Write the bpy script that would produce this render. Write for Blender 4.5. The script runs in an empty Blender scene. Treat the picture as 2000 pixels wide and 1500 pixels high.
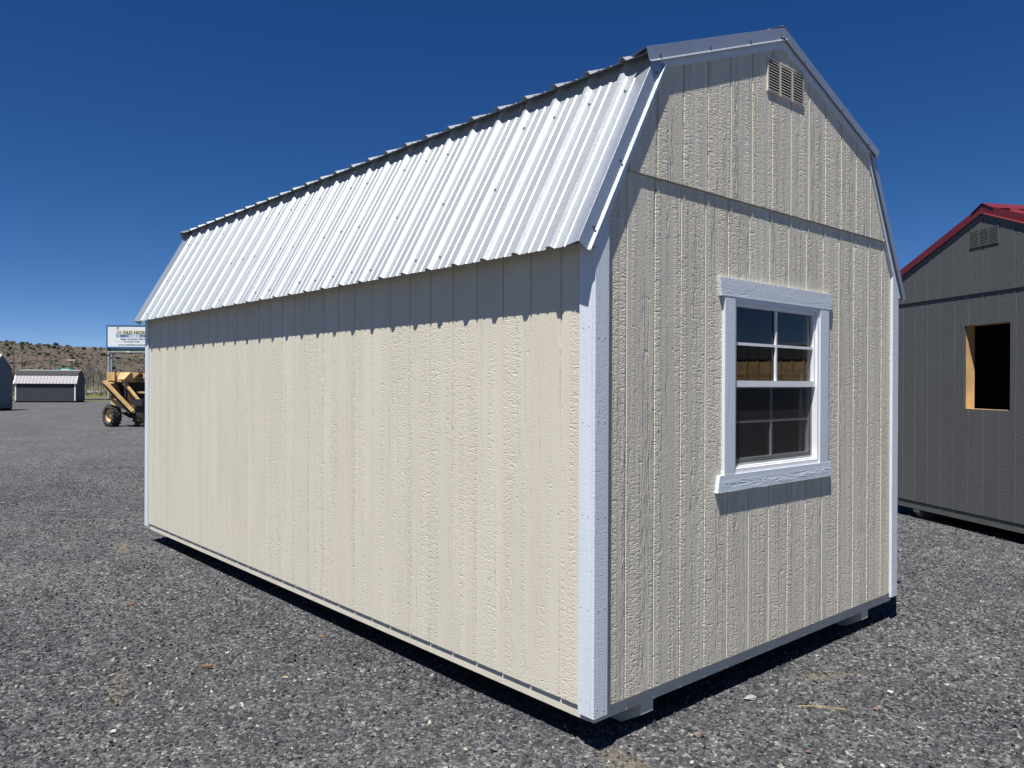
import bpy, bmesh, math, random
from mathutils import Vector, Matrix, noise as mnoise
R = math.radians
rnd = random.Random(7)
sc = bpy.context.scene
col = sc.collection

# ------------------------------------------------------------------ camera, sky, sun
YAW, PITCH, ROLL = R(41.605), R(-0.092), R(0.254)
CAM = Vector((-2.5473, -2.3247, 1.4351))
cd = bpy.data.cameras.new('camera'); cam = bpy.data.objects.new('camera', cd); col.objects.link(cam)
fw = Vector((math.sin(YAW)*math.cos(PITCH), math.cos(YAW)*math.cos(PITCH), math.sin(PITCH)))
rt = Vector((math.cos(YAW), -math.sin(YAW), 0)); up = rt.cross(fw)
r2 = rt*math.cos(ROLL)+up*math.sin(ROLL); u2 = -rt*math.sin(ROLL)+up*math.cos(ROLL)
cam.matrix_world = Matrix(((r2.x, u2.x, -fw.x, CAM.x), (r2.y, u2.y, -fw.y, CAM.y), (r2.z, u2.z, -fw.z, CAM.z), (0, 0, 0, 1)))
cd.sensor_width = 36; cd.lens = 36*1545.8/2000; cd.clip_start = 0.05; cd.clip_end = 9000
sc.camera = cam

SUN = Vector((1, 0.42, -2.38)).normalized()      # direction the light travels
w = bpy.data.worlds.new('World'); sc.world = w; w.use_nodes = True
wn = w.node_tree
bgn = wn.nodes['Background']
sky = wn.nodes.new('ShaderNodeTexSky'); sky.sky_type = 'NISHITA'; sky.sun_disc = False
sky.sun_elevation = math.asin(-SUN.z); sky.sun_rotation = math.atan2(-SUN.x, -SUN.y)
sky.altitude = 3000; sky.air_density = 0.35; sky.dust_density = 0.0; sky.ozone_density = 10.0      # thin dry high-desert air
sps = wn.nodes.new('ShaderNodeSeparateColor'); cbs = wn.nodes.new('ShaderNodeCombineColor'); wn.links.new(sky.outputs[0], sps.inputs[0])
for ci, (pe, mu) in enumerate(((1.56, .94), (1.05, .88), (.73, 1.17))):      # the camera's colour response to that sky
    pwn = wn.nodes.new('ShaderNodeMath'); pwn.operation = 'POWER'; pwn.inputs[1].default_value = pe
    mun = wn.nodes.new('ShaderNodeMath'); mun.operation = 'MULTIPLY'; mun.inputs[1].default_value = mu
    wn.links.new(sps.outputs[ci], pwn.inputs[0]); wn.links.new(pwn.outputs[0], mun.inputs[0]); wn.links.new(mun.outputs[0], cbs.inputs[ci])
wn.links.new(cbs.outputs[0], bgn.inputs[0]); bgn.inputs[1].default_value = 0.1
ld = bpy.data.lights.new('sun', 'SUN'); ld.energy = 4.4; ld.angle = R(0.53); ld.color = (1, 0.965, 0.91)
sun = bpy.data.objects.new('sun', ld); col.objects.link(sun)
sun.rotation_euler = SUN.to_track_quat('-Z', 'Y').to_euler()
sc.view_settings.view_transform = 'Standard'; sc.view_settings.look = 'None'
sc.view_settings.gamma = 1; sc.view_settings.use_curve_mapping = False
sc.view_settings.exposure = 0.75
sc.cycles.max_bounces = 8; sc.cycles.transparent_max_bounces = 12

GZ = -0.19                                        # ground level (siding bottom of the cream shed is z = 0)

# ------------------------------------------------------------------ helpers
class MB:
    def __init__(s): s.v = []; s.f = []; s.mi = []
    def poly(s, pts, m=0):
        n = len(s.v); s.v += [tuple(p) for p in pts]; s.f.append(tuple(range(n, n+len(pts)))); s.mi.append(m)
    def prism(s, front, back, m=0):
        n = len(front); b = len(s.v)
        s.v += [tuple(p) for p in front]+[tuple(p) for p in back]
        s.f.append(tuple(range(b, b+n))); s.f.append(tuple(range(b+2*n-1, b+n-1, -1)))
        for i in range(n):
            j = (i+1) % n
            s.f.append((b+i, b+n+i, b+n+j, b+j))
        s.mi += [m]*(n+2)
    def box(s, x0, y0, z0, x1, y1, z1, m=0):
        s.prism([(x0, y0, z0), (x1, y0, z0), (x1, y0, z1), (x0, y0, z1)], [(x0, y1, z0), (x1, y1, z0), (x1, y1, z1), (x0, y1, z1)], m)
    def bar(s, a, b, wd, h=None, m=0, upv=(0, 0, 1)):
        a = Vector(a); b = Vector(b); h = h or wd
        d = (b-a).normalized(); u = Vector(upv)
        if abs(d.dot(u)) > .98: u = Vector((0, 1, 0))
        s1 = d.cross(u).normalized(); t = s1.cross(d).normalized()
        c = [s1*wd/2+t*h/2, -s1*wd/2+t*h/2, -s1*wd/2-t*h/2, s1*wd/2-t*h/2]
        s.prism([a+k for k in c], [b+k for k in c], m)
    def tube(s, a, b, r0, r1=None, n=8, m=0):
        a = Vector(a); b = Vector(b); r1 = r0 if r1 is None else r1
        d = (b-a).normalized(); u = Vector((0, 0, 1)) if abs(d.z) < .95 else Vector((1, 0, 0))
        s1 = d.cross(u).normalized(); t = s1.cross(d)
        ring = [s1*math.cos(2*math.pi*i/n)+t*math.sin(2*math.pi*i/n) for i in range(n)]
        s.prism([a+k*r0 for k in ring], [b+k*r1 for k in ring], m)
    def lathe(s, prof, axis_o, ax, n=20, m=0):
        ax = Vector(ax).normalized(); o = Vector(axis_o)
        u = ax.cross(Vector((0, 0, 1))).normalized(); t = u.cross(ax)
        b = len(s.v); k = len(prof)
        for i in range(n):
            a = 2*math.pi*i/n
            for (r, h) in prof: s.v.append(tuple(o+ax*h+(u*math.cos(a)+t*math.sin(a))*r))
        for i in range(n):
            j = (i+1) % n
            for q in range(k-1):
                s.f.append((b+i*k+q, b+i*k+q+1, b+j*k+q+1, b+j*k+q)); s.mi.append(m)
    def build(s, name, mats, parent=None, smooth=False, fix=True):
        me = bpy.data.meshes.new(name); me.from_pydata(s.v, [], s.f); me.update()
        if not isinstance(mats, (list, tuple)): mats = [mats]
        for x in mats: me.materials.append(x)
        if len(mats) > 1:
            for p, i in zip(me.polygons, s.mi): p.material_index = i
        if fix:
            bm = bmesh.new(); bm.from_mesh(me); bmesh.ops.recalc_face_normals(bm, faces=bm.faces); bm.to_mesh(me); bm.free()
        if smooth:
            for p in me.polygons: p.use_smooth = True
        o = bpy.data.objects.new(name, me); col.objects.link(o)
        if parent: o.parent = parent
        return o
def empty(name, label, cat, loc=(0, 0, 0), rz=0, group=None):
    o = bpy.data.objects.new(name, None); col.objects.link(o); o.location = loc; o.rotation_euler = (0, 0, rz)
    o.empty_display_size = .2
    return tag(o, label, cat, group)
def tag(o, label, cat, group=None):
    o['label'] = label; o['category'] = cat
    if group: o['group'] = group
    return o
def shared(name, src, loc, parent, rot=None, scale=None):
    o = bpy.data.objects.new(name, src.data); col.objects.link(o); o.parent = parent; o.location = loc
    if rot: o.rotation_euler = rot
    if scale: o.scale = scale
    return o
def clip(poly, a, b, c):                          # keep a*u+b*v<=c
    out = []
    n = len(poly)
    for i in range(n):
        p, q = poly[i], poly[(i+1) % n]
        dp, dq = a*p[0]+b*p[1]-c, a*q[0]+b*q[1]-c
        if dp <= 1e-9: out.append(p)
        if (dp < -1e-9 and dq > 1e-9) or (dp > 1e-9 and dq < -1e-9):
            t = dp/(dp-dq); out.append((p[0]+(q[0]-p[0])*t, p[1]+(q[1]-p[1])*t))
    return out
def rect_clip(poly, u0, u1, v0=-1e3, v1=1e3):
    for a, b, c in ((-1, 0, -u0), (1, 0, u1), (0, -1, -v0), (0, 1, v1)):
        if len(poly) < 3: return []
        poly = clip(poly, a, b, c)
    return poly if len(poly) >= 3 else []
def minus_rect(poly, h):                          # convex poly minus rect (u0,v0,u1,v1) as convex pieces
    u0, v0, u1, v1 = h
    ps = [rect_clip(poly, -1e3, u0), rect_clip(poly, u1, 1e3), rect_clip(poly, u0, u1, -1e3, v0), rect_clip(poly, u0, u1, v1, 1e3)]
    def area(p): return abs(sum(p[i][0]*p[(i+1) % len(p)][1]-p[(i+1) % len(p)][0]*p[i][1] for i in range(len(p))))/2
    return [p for p in ps if p and area(p) > 1e-5]

# ------------------------------------------------------------------ materials
def mat(name):
    m = bpy.data.materials.new(name); m.use_nodes = True
    nt = m.node_tree; return m, nt, nt.nodes['Principled BSDF']
def N(nt, t, **kw):
    n = nt.nodes.new(t)
    for k, v in kw.items():
        if k.startswith('i_'):
            n.inputs[int(k[2:])].default_value = v
        else: setattr(n, k, v)
    return n
def L(nt, a, b): nt.links.new(a, b)
def noise_node(nt, vec, scale, detail=3, rough=.5, dist=0):
    n = N(nt, 'ShaderNodeTexNoise'); n.inputs['Scale'].default_value = scale; n.inputs['Detail'].default_value = detail
    n.inputs['Roughness'].default_value = rough; n.inputs['Distortion'].default_value = dist
    L(nt, vec, n.inputs['Vector']); return n.outputs[0]
def mathn(nt, op, a, b=None, c=None):
    n = N(nt, 'ShaderNodeMath', operation=op)
    for i, x in enumerate((a, b, c)):
        if x is None: continue
        if isinstance(x, (int, float)): n.inputs[i].default_value = x
        else: L(nt, x, n.inputs[i])
    return n.outputs[0]
def mapr(nt, v, a, b, c=0, d=1):
    n = N(nt, 'ShaderNodeMapRange'); n.interpolation_type = 'SMOOTHSTEP'
    L(nt, v, n.inputs[0]); n.inputs[1].default_value = a; n.inputs[2].default_value = b; n.inputs[3].default_value = c; n.inputs[4].default_value = d
    return n.outputs[0]
def mixc(nt, f, a, b, blend='MIX'):
    n = N(nt, 'ShaderNodeMix', data_type='RGBA', blend_type=blend)
    if isinstance(f, (int, float)): n.inputs[0].default_value = f
    else: L(nt, f, n.inputs[0])
    for i, x in ((6, a), (7, b)):
        if isinstance(x, tuple): n.inputs[i].default_value = (*x, 1)
        else: L(nt, x, n.inputs[i])
    return n.outputs[2]
def vecscale(nt, v, s):
    n = N(nt, 'ShaderNodeVectorMath', operation='MULTIPLY'); L(nt, v, n.inputs[0]); n.inputs[1].default_value = s; return n.outputs[0]

def wood_siding(name, colr, bump=1.0, rough=.5, along='z', strength=1.0, var=.03, grain=1.0, fine=1.0, rough_amp=1.0):
    """embossed wood-grain fibre siding or trim, painted"""
    m, nt, p = mat(name)
    tc = N(nt, 'ShaderNodeTexCoord'); oi = N(nt, 'ShaderNodeObjectInfo')
    sep = N(nt, 'ShaderNodeSeparateXYZ'); L(nt, tc.outputs['Object'], sep.inputs[0])
    s = mathn(nt, 'ADD', sep.outputs[0], sep.outputs[1])
    off = mathn(nt, 'MULTIPLY', oi.outputs['Random'], 37.0)
    cmb = N(nt, 'ShaderNodeCombineXYZ')
    if along == 'z':
        L(nt, s, cmb.inputs[0]); L(nt, sep.outputs[2], cmb.inputs[1])
    else:
        L(nt, sep.outputs[2], cmb.inputs[0]); L(nt, s, cmb.inputs[1])
    L(nt, off, cmb.inputs[2])
    v = cmb.outputs[0]
    # slightly wandering grain
    wob = noise_node(nt, vecscale(nt, v, (7, 1.2, 1)), 1, 2)
    add = N(nt, 'ShaderNodeVectorMath', operation='ADD'); L(nt, v, add.inputs[0])
    wv = N(nt, 'ShaderNodeCombineXYZ'); L(nt, mathn(nt, 'MULTIPLY', mathn(nt, 'SUBTRACT', wob, .5), .03), wv.inputs[0]); L(nt, wv.outputs[0], add.inputs[1])
    v = add.outputs[0]
    bands = noise_node(nt, vecscale(nt, v, (19, .35, 1)), 1, 2)
    bands2 = noise_node(nt, vecscale(nt, v, (34, .6, 2.3)), 1, 1)
    def cen(x): return mathn(nt, 'SUBTRACT', x, .5)
    rip = mathn(nt, 'SUBTRACT', .36, mathn(nt, 'ABSOLUTE', mathn(nt, 'MULTIPLY', cen(noise_node(nt, vecscale(nt, v, (23*fine, 68*fine, 1)), 1, 2.5, .6, .5)), 2.2)))   # ridged
    ripb = cen(noise_node(nt, vecscale(nt, v, (100*fine, 170*fine, 1)), 1, 2.5, .6, .3))
    lines = cen(noise_node(nt, vecscale(nt, v, (130, 3, 1)), 1, 2, .6))
    strk = cen(noise_node(nt, vecscale(nt, v, (60, 8, 1)), 1, 3, .6, .8))
    mr = mapr(nt, bands, .43, .57); ml = mapr(nt, bands2, .50, .64)
    h = mathn(nt, 'MULTIPLY', rip, mathn(nt, 'ADD', mathn(nt, 'MULTIPLY', mr, 1.0*rough_amp), .06*rough_amp))
    h = mathn(nt, 'ADD', h, mathn(nt, 'MULTIPLY', ripb, mathn(nt, 'ADD', mathn(nt, 'MULTIPLY', mr, .25*rough_amp), .22*rough_amp)))
    h = mathn(nt, 'ADD', h, mathn(nt, 'MULTIPLY', lines, mathn(nt, 'MULTIPLY', ml, .55*grain)))
    h = mathn(nt, 'ADD', h, mathn(nt, 'MULTIPLY', strk, mathn(nt, 'MULTIPLY', ml, 1.5*grain)))
    # torn-grain pits
    pit = noise_node(nt, vecscale(nt, v, (30, 20, 3)), 1, 2)
    h = mathn(nt, 'SUBTRACT', h, mathn(nt, 'MULTIPLY', mapr(nt, pit, .70, .78), .5*rough_amp))
    b = N(nt, 'ShaderNodeBump'); b.inputs['Strength'].default_value = strength; b.inputs['Distance'].default_value = .0040*bump
    L(nt, h, b.inputs['Height']); L(nt, b.outputs[0], p.inputs['Normal'])
    big = noise_node(nt, vecscale(nt, v, (5, .8, 1)), 1, 3)
    c2 = tuple(max(0, x*(1-var*2)) for x in colr); c1 = tuple(min(1, x*(1+var)) for x in colr)
    cc = mixc(nt, mapr(nt, big, .25, .75), c2, c1)
    grime = mapr(nt, noise_node(nt, vecscale(nt, v, (1.1, .6, 1)), 1, 4), .5, .75, 0, .10)
    cc = mixc(nt, grime, cc, (colr[0]*.86, colr[1]*.80, colr[2]*.74))
    L(nt, cc, p.inputs['Base Color']); p.inputs['Roughness'].default_value = rough
    p.inputs['Specular IOR Level'].default_value = .25
    return m
def plain(name, colr, rough=.6, metal=0, bump=0, bscale=60, var=.15, vscale=8, spec=.4):
    m, nt, p = mat(name)
    tc = N(nt, 'ShaderNodeTexCoord'); v = tc.outputs['Object']
    n1 = noise_node(nt, v, vscale, 4)
    L(nt, mixc(nt, mapr(nt, n1, .3, .7), tuple(x*(1-var) for x in colr), tuple(min(1, x*(1+var)) for x in colr)), p.inputs['Base Color'])
    p.inputs['Roughness'].default_value = rough; p.inputs['Metallic'].default_value = metal; p.inputs['Specular IOR Level'].default_value = spec
    if bump:
        b = N(nt, 'ShaderNodeBump'); b.inputs['Distance'].default_value = bump; L(nt, noise_node(nt, v, bscale, 3), b.inputs['Height']); L(nt, b.outputs[0], p.inputs['Normal'])
    return m
def metal_sheet(name, colr, rough=.38, metal=.85):
    m, nt, p = mat(name)
    tc = N(nt, 'ShaderNodeTexCoord'); v = tc.outputs['Object']
    vo = N(nt, 'ShaderNodeTexVoronoi'); vo.inputs['Scale'].default_value = 160; L(nt, v, vo.inputs['Vector'])
    sp = N(nt, 'ShaderNodeSeparateColor'); L(nt, vo.outputs['Color'], sp.inputs[0])
    st = noise_node(nt, vecscale(nt, v, (2, 14, 2)), 1, 4)
    f = mathn(nt, 'ADD', mathn(nt, 'MULTIPLY', sp.outputs[0], .35), mathn(nt, 'MULTIPLY', st, .65))
    L(nt, mixc(nt, f, tuple(x*.86 for x in colr), tuple(min(1, x*1.08) for x in colr)), p.inputs['Base Color'])
    L(nt, mapr(nt, f, .2, .8, rough-.07, rough+.07), p.inputs['Roughness']); p.inputs['Metallic'].default_value = metal
    big = noise_node(nt, vecscale(nt, v, (2.2, 1.1, 2.2)), 1, 2)
    b = N(nt, 'ShaderNodeBump'); b.inputs['Distance'].default_value = .006; b.inputs['Strength'].default_value = .25
    L(nt, big, b.inputs['Height']); L(nt, b.outputs[0], p.inputs['Normal'])
    return m

CREAM = (.645, .60, .495)
M = {}
M['cream'] = wood_siding('cream_siding', CREAM, .75, fine=.9, grain=1.5)
M['cream_gable'] = wood_siding('cream_gable_siding', CREAM, 1.55, fine=.9, grain=1.9)
M['cream_plain'] = plain('cream_paint', CREAM, .6, bump=.0015, bscale=120, var=.05)
M['trim'] = wood_siding('pale_blue_trim_v', (.64, .695, .745), .7, along='z', grain=.9, rough_amp=.35, fine=1.2)
M['trim_h'] = wood_siding('pale_blue_trim_h', (.64, .70, .75), 1.0, along='h', grain=1.8, rough_amp=.4, fine=1.2)
M['trim_plain'] = plain('pale_blue_trim_paint', (.64, .695, .745), .55, bump=.001, bscale=120, var=.03)
M['galv'] = metal_sheet('galvanised_sheet', (.455, .485, .505), .45, .45)
M['galv_trim'] = metal_sheet('galvanised_trim', (.46, .50, .55), .38, .6)
M['screw'] = plain('screw_metal', (.35, .37, .4), .35, .9)
M['washer'] = plain('screw_washer', (.03, .03, .035), .7)
M['vinyl'] = plain('white_vinyl', (.78, .79, .80), .35, var=.03)
M['grey'] = wood_siding('grey_siding', (.106, .110, .110), .9, rough=.55)
M['grey_plain'] = plain('grey_paint', (.10, .103, .102), .6, bump=.001, var=.08)
M['red'] = plain('red_roof_metal', (.15, .017, .022), .4, .0, var=.08, spec=.5)
M['wood'] = plain('new_lumber', (.60, .38, .17), .7, bump=.0008, bscale=90, var=.15, vscale=5)
M['osb'] = plain('osb_board', (.52, .36, .17), .8, bump=.002, bscale=40, var=.35, vscale=22)
M['ply'] = plain('inside_plywood', (.36, .23, .11), .8, var=.25, vscale=6)
M['dark'] = plain('dark_void', (.02, .02, .02), .9)
M['fargrey'] = plain('far_grey_siding', (.042, .045, .054), .6, var=.08, vscale=2)
M['farwhite'] = plain('far_white_trim', (.75, .78, .80), .5, var=.04)
M['farroof'] = plain('far_pale_roof', (.27, .255, .285), .5, .0, var=.06)
M['farshingle'] = plain('far_grey_roof', (.05, .05, .053), .6, var=.12, vscale=3)
M['yellow'] = plain('loader_yellow', (.56, .37, .165), .55, var=.25, vscale=4)
M['black'] = plain('black_machine_parts', (.028, .027, .028), .6, var=.3, vscale=10)
M['tyre'] = plain('tyre_rubber', (.045, .042, .040), .85, bump=.006, bscale=30, var=.3, vscale=12)
M['hose'] = plain('rusty_pipe', (.35, .16, .06), .6)
M['steel'] = plain('grey_galvanised_steel', (.34, .37, .41), .5, .3, var=.12, vscale=3)
M['signblue'] = plain('sign_blue_frame', (.05, .16, .33), .5, var=.05)
M['signwhite'] = plain('sign_white_face', (.72, .74, .78), .5, var=.03)
M['signgreen'] = plain('pale_green_panel', (.20, .27, .20), .6, var=.15, vscale=2)
M['ink'] = plain('sign_dark_lettering', (.045, .05, .055), .6)
M['inkblue'] = plain('sign_blue_lettering', (.05, .14, .30), .6)
M['inkcream'] = plain('sign_cream_print', (.66, .64, .48), .6)
M['inkgrey'] = plain('sign_grey_lettering', (.16, .18, .25), .6)
M['roadgreen'] = plain('road_sign_green', (.01, .20, .14), .5)
M['polewood'] = plain('weathered_pole', (.10, .085, .07), .9)
M['bark'] = plain('grey_bark', (.16, .145, .13), .9)
M['twig'] = plain('grey_twigs', (.24, .22, .20), .9)
M['juniper'] = plain('juniper_green', (.052, .06, .04), .9, var=.45, vscale=1.5)
M['leaf'] = plain('shrub_green', (.075, .10, .04), .9, var=.4, vscale=1.5)

def glass_mat(name, tint, rmix):
    m, nt, p = mat(name); nt.nodes.remove(p)
    out = nt.nodes['Material Output']
    tr = N(nt, 'ShaderNodeBsdfTransparent'); tr.inputs[0].default_value = (*tint, 1)
    gl = N(nt, 'ShaderNodeBsdfGlossy'); gl.inputs['Roughness'].default_value = .01; gl.inputs[0].default_value = (1, 1, 1, 1)
    fr = N(nt, 'ShaderNodeFresnel'); fr.inputs[0].default_value = 1.5
    mx = N(nt, 'ShaderNodeMixShader'); ge = N(nt, 'ShaderNodeNewGeometry'); L(nt, mathn(nt, 'MULTIPLY', mathn(nt, 'MULTIPLY', fr.outputs[0], rmix), mathn(nt, 'SUBTRACT', 1.0, ge.outputs['Backfacing'])), mx.inputs[0])
    L(nt, tr.outputs[0], mx.inputs[1]); L(nt, gl.outputs[0], mx.inputs[2]); L(nt, mx.outputs[0], out.inputs[0])
    return m
M['glass'] = glass_mat('window_glass', (.80, .83, .82), .75)
def screen_mat():
    m, nt, p = mat('insect_screen'); out = nt.nodes['Material Output']
    p.inputs['Base Color'].default_value = (.012, .012, .013, 1); p.inputs['Roughness'].default_value = .7
    tr = N(nt, 'ShaderNodeBsdfTransparent'); mx = N(nt, 'ShaderNodeMixShader'); mx.inputs[0].default_value = .62
    L(nt, tr.outputs[0], mx.inputs[1]); L(nt, p.outputs[0], mx.inputs[2]); L(nt, mx.outputs[0], out.inputs[0])
    return m
M['screen'] = screen_mat()

# ------------------------------------------------------------------ ground
def sstep(a, b, x):
    t = max(0, min(1, (x-a)/(b-a))); return t*t*(3-2*t)
def g(x, y):
    d = math.hypot(x, y)
    h = GZ+.10*sstep(3.5, 6.2, x)*(1-sstep(5, 12, y))
    near = sstep(1, 3, math.hypot(max(0, abs(x-1.5)-1.6), max(0, abs(y-3)-3.1)))
    h += .022*mnoise.noise((x*.35, y*.35, 3))*near*(1-sstep(40, 60, d)) + .006*mnoise.noise((x*1.7, y*1.7, 7))*(1-sstep(12, 20, d))
    return h
DIRT = [(-1.30, 2.22, .26, .055), (-.26, 5.95, .34, .06), (1.72, -.20, .22, .06), (.02, -.22, .28, .09)]
def ground_mat(name, kind):
    m, nt, p = mat(name)
    tc = N(nt, 'ShaderNodeTexCoord'); v = tc.outputs['Object']
    if kind == 'gravel':
        vo = N(nt, 'ShaderNodeTexVoronoi'); vo.inputs['Scale'].default_value = 62; vo.inputs['Randomness'].default_value = 1; L(nt, v, vo.inputs['Vector'])
        sp = N(nt, 'ShaderNodeSeparateColor'); L(nt, vo.outputs['Color'], sp.inputs[0])
        r = N(nt, 'ShaderNodeValToRGB'); L(nt, sp.outputs[0], r.inputs[0])
        e = r.color_ramp.elements; e[0].position = 0; e[0].color = (.050, .051, .055, 1); e[1].position = 1; e[1].color = (.32, .30, .27, 1)
        for pos, c in ((.45, (.084, .086, .092)), (.86, (.135, .137, .143)), (.95, (.17, .165, .155))):
            k = e.new(pos); k.color = (*c, 1)
        mid = noise_node(nt, v, 9, 5, .7); big = noise_node(nt, v, .5, 4, .6)
        c = mixc(nt, mapr(nt, mid, .3, .7), (.7, .7, .7), (1.4, 1.4, 1.4)); c = mixc(nt, 1, r.outputs[0], c, 'MULTIPLY')
        c = mixc(nt, 1, c, mixc(nt, mapr(nt, big, .3, .7), (.85, .85, .87), (1.1, 1.09, 1.06)), 'MULTIPLY')
        # fine tan dust showing through in worn spots
        ds = mapr(nt, noise_node(nt, v, 30, 4, .7), .35, .7)
        tot = None
        for (x, y, l, wd) in DIRT:
            mp = N(nt, 'ShaderNodeMapping', vector_type='TEXTURE'); mp.inputs['Location'].default_value = (x, y, GZ)
            ang = math.atan2(.95, .35) if x < 1 else -.5
            mp.inputs['Rotation'].default_value = (0, 0, ang); mp.inputs['Scale'].default_value = (l*1.2, wd*1.25, 1); L(nt, v, mp.inputs['Vector'])
            ln = N(nt, 'ShaderNodeVectorMath', operation='LENGTH'); L(nt, mp.outputs[0], ln.inputs[0])
            f = mathn(nt, 'SUBTRACT', 1.0, mapr(nt, mathn(nt, 'ADD', ln.outputs['Value'], mathn(nt, 'MULTIPLY', mathn(nt, 'SUBTRACT', mid, .5), 1.2)), .45, 1.15))
            tot = f if tot is None else mathn(nt, 'MAXIMUM', tot, f)
        c = mixc(nt, mathn(nt, 'MULTIPLY', tot, .9), c, mixc(nt, ds, (.11, .095, .075), (.19, .165, .13)))
        L(nt, c, p.inputs['Base Color'])
        b = N(nt, 'ShaderNodeBump'); b.inputs['Distance'].default_value = .012; b.inputs['Strength'].default_value = .9
        L(nt, mathn(nt, 'ADD', mathn(nt, 'MULTIPLY', vo.outputs['Distance'], -1.0), mathn(nt, 'MULTIPLY', mid, .8)), b.inputs['Height']); L(nt, b.outputs[0], p.inputs['Normal'])
    elif kind == 'grass':
        a = noise_node(nt, v, .25, 6, .7); a2 = noise_node(nt, v, 3, 4, .7)
        c = mixc(nt, mapr(nt, a, .35, .65), (.13, .115, .055), (.085, .10, .035)); c = mixc(nt, mapr(nt, a2, .35, .7), c, (.17, .15, .075))
        L(nt, c, p.inputs['Base Color'])
        b = N(nt, 'ShaderNodeBump'); b.inputs['Distance'].default_value = .15; L(nt, noise_node(nt, v, 6, 4), b.inputs['Height']); L(nt, b.outputs[0], p.inputs['Normal'])
    elif kind == 'hill':
        a = noise_node(nt, v, .02, 6, .7); a2 = noise_node(nt, v, .22, 5, .75); a3 = noise_node(nt, v, .55, 4, .8)
        c = mixc(nt, mapr(nt, a, .35, .65), (.122, .098, .080), (.135, .118, .098))
        c = mixc(nt, mapr(nt, a2, .48, .62), c, (.15, .108, .08))
        c = mixc(nt, mapr(nt, a3, .50, .60), c, (.052, .050, .038))
        L(nt, c, p.inputs['Base Color'])
        b = N(nt, 'ShaderNodeBump'); b.inputs['Distance'].default_value = 1.2; L(nt, a3, b.inputs['Height']); L(nt, b.outputs[0], p.inputs['Normal'])
    elif kind == 'road':
        a = noise_node(nt, v, 1.5, 5, .6)
        L(nt, mixc(nt, mapr(nt, a, .3, .7), (.085, .085, .09), (.12, .12, .123)), p.inputs['Base Color'])
    p.inputs['Roughness'].default_value = .95; p.inputs['Specular IOR Level'].default_value = .15
    return m
M['gravel_lot'] = ground_mat('gravel_ground', 'gravel'); M['grass'] = ground_mat('dry_grass', 'grass')
M['hill'] = ground_mat('sagebrush_hill', 'hill'); M['road'] = ground_mat('asphalt', 'road')

def grid(name, xs, ys, fn, m, smooth=True):
    vs = [(x, y, fn(x, y)) for y in ys for x in xs]; nx = len(xs)
    fs = [(j*nx+i, j*nx+i+1, (j+1)*nx+i+1, (j+1)*nx+i) for j in range(len(ys)-1) for i in range(nx-1)]
    me = bpy.data.meshes.new(name); me.from_pydata(vs, [], fs); me.materials.append(m)
    for p in me.polygons: p.use_smooth = smooth
    o = bpy.data.objects.new(name, me); col.objects.link(o); return o
def frange(a, b, n): return [a+(b-a)*i/n for i in range(n+1)]
xs = frange(-75, -12, 30)[:-1]+frange(-12, 12, 96)[:-1]+frange(12, 90, 36)
ys = frange(-75, -8, 30)[:-1]+frange(-8, 24, 128)[:-1]+frange(24, 67, 30)
lot = grid('gravel_lot', xs, ys, g, M['gravel_lot']); lot['kind'] = 'structure'

# wide ground sheet and hills, as rings round the yard
def az_elev(a):                                    # ridge height above the eye line / distance, by azimuth in degrees (0 = +y, + towards +x)
    pts = [(-180, .012), (-70, .02), (-25, .036), (0, .042), (8.7, .0425), (12, .0405), (14.5, .0375), (16.6, .0318), (19, .028), (25, .022), (38, .014), (60, .008), (180, .012)]
    for (a0, e0), (a1, e1) in zip(pts, pts[1:]):
        if a <= a1: return e0+(e1-e0)*(a-a0)/(a1-a0)
    return .012
def hill_z(x, y):
    dx, dy = x-CAM.x, y-CAM.y; r = math.hypot(dx, dy); a = math.degrees(math.atan2(dx, dy))
    e = az_elev(a)
    top = e*620-1.4
    t = sstep(230, 620, r)
    h = top*t
    h += (mnoise.fractal((x*.011, y*.011, 0), 1.0, 2.0, 5)*5.0+mnoise.noise((x*.004, y*.004, 5))*3)*sstep(240, 400, r)*(1-.75*sstep(520, 600, r))
    if r > 640: h -= (r-640)*.02
    return h+GZ-.03-.35*sstep(66, 90, y)*(1-sstep(100, 240, r))
rr = [1.5, 40, 64, 70, 80, 95, 110, 130, 160, 200, 230]+[260+14*i for i in range(28)]+[680, 800, 1000, 1500, 2500, 5000]
azs = frange(-180, -12, 60)[:-1]+frange(-12, 30, 110)[:-1]+frange(30, 180, 50)
vs = []; fs = []
na = len(azs)-1
for r in rr:
    for a in azs[:-1]:
        x = CAM.x+r*math.sin(R(a)); y = CAM.y+r*math.cos(R(a))
        z = hill_z(x, y) if r < 1000 else (GZ-.1-(0 if r < 2000 else 3)-az_elev(a)*0)
        if r < 62: z = min(z, GZ-.12)
        vs.append((x, y, z))
for i in range(len(rr)-1):
    for j in range(na):
        k = (j+1) % na; fs.append((i*na+j, i*na+k, (i+1)*na+k, (i+1)*na+j))
fs.append(tuple(range(na)))
me = bpy.data.meshes.new('ground'); me.from_pydata(vs, [], fs)
me.materials.append(M['grass']); me.materials.append(M['hill'])
bm = bmesh.new(); bm.from_mesh(me)
for f in bm.faces:
    c = f.calc_center_median(); r = math.hypot(c.x-CAM.x, c.y-CAM.y)
    f.smooth = True
hf = [f for f in bm.faces if math.hypot(f.calc_center_median().x-CAM.x, f.calc_center_median().y-CAM.y) > 235]
bmesh.ops.recalc_face_normals(bm, faces=bm.faces)
if sum(f.normal.z for f in bm.faces) < 0: bmesh.ops.reverse_faces(bm, faces=bm.faces)
bmh = bm.copy()
bmesh.ops.delete(bm, geom=hf, context='FACES'); bm.to_mesh(me); bm.free()
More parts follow.
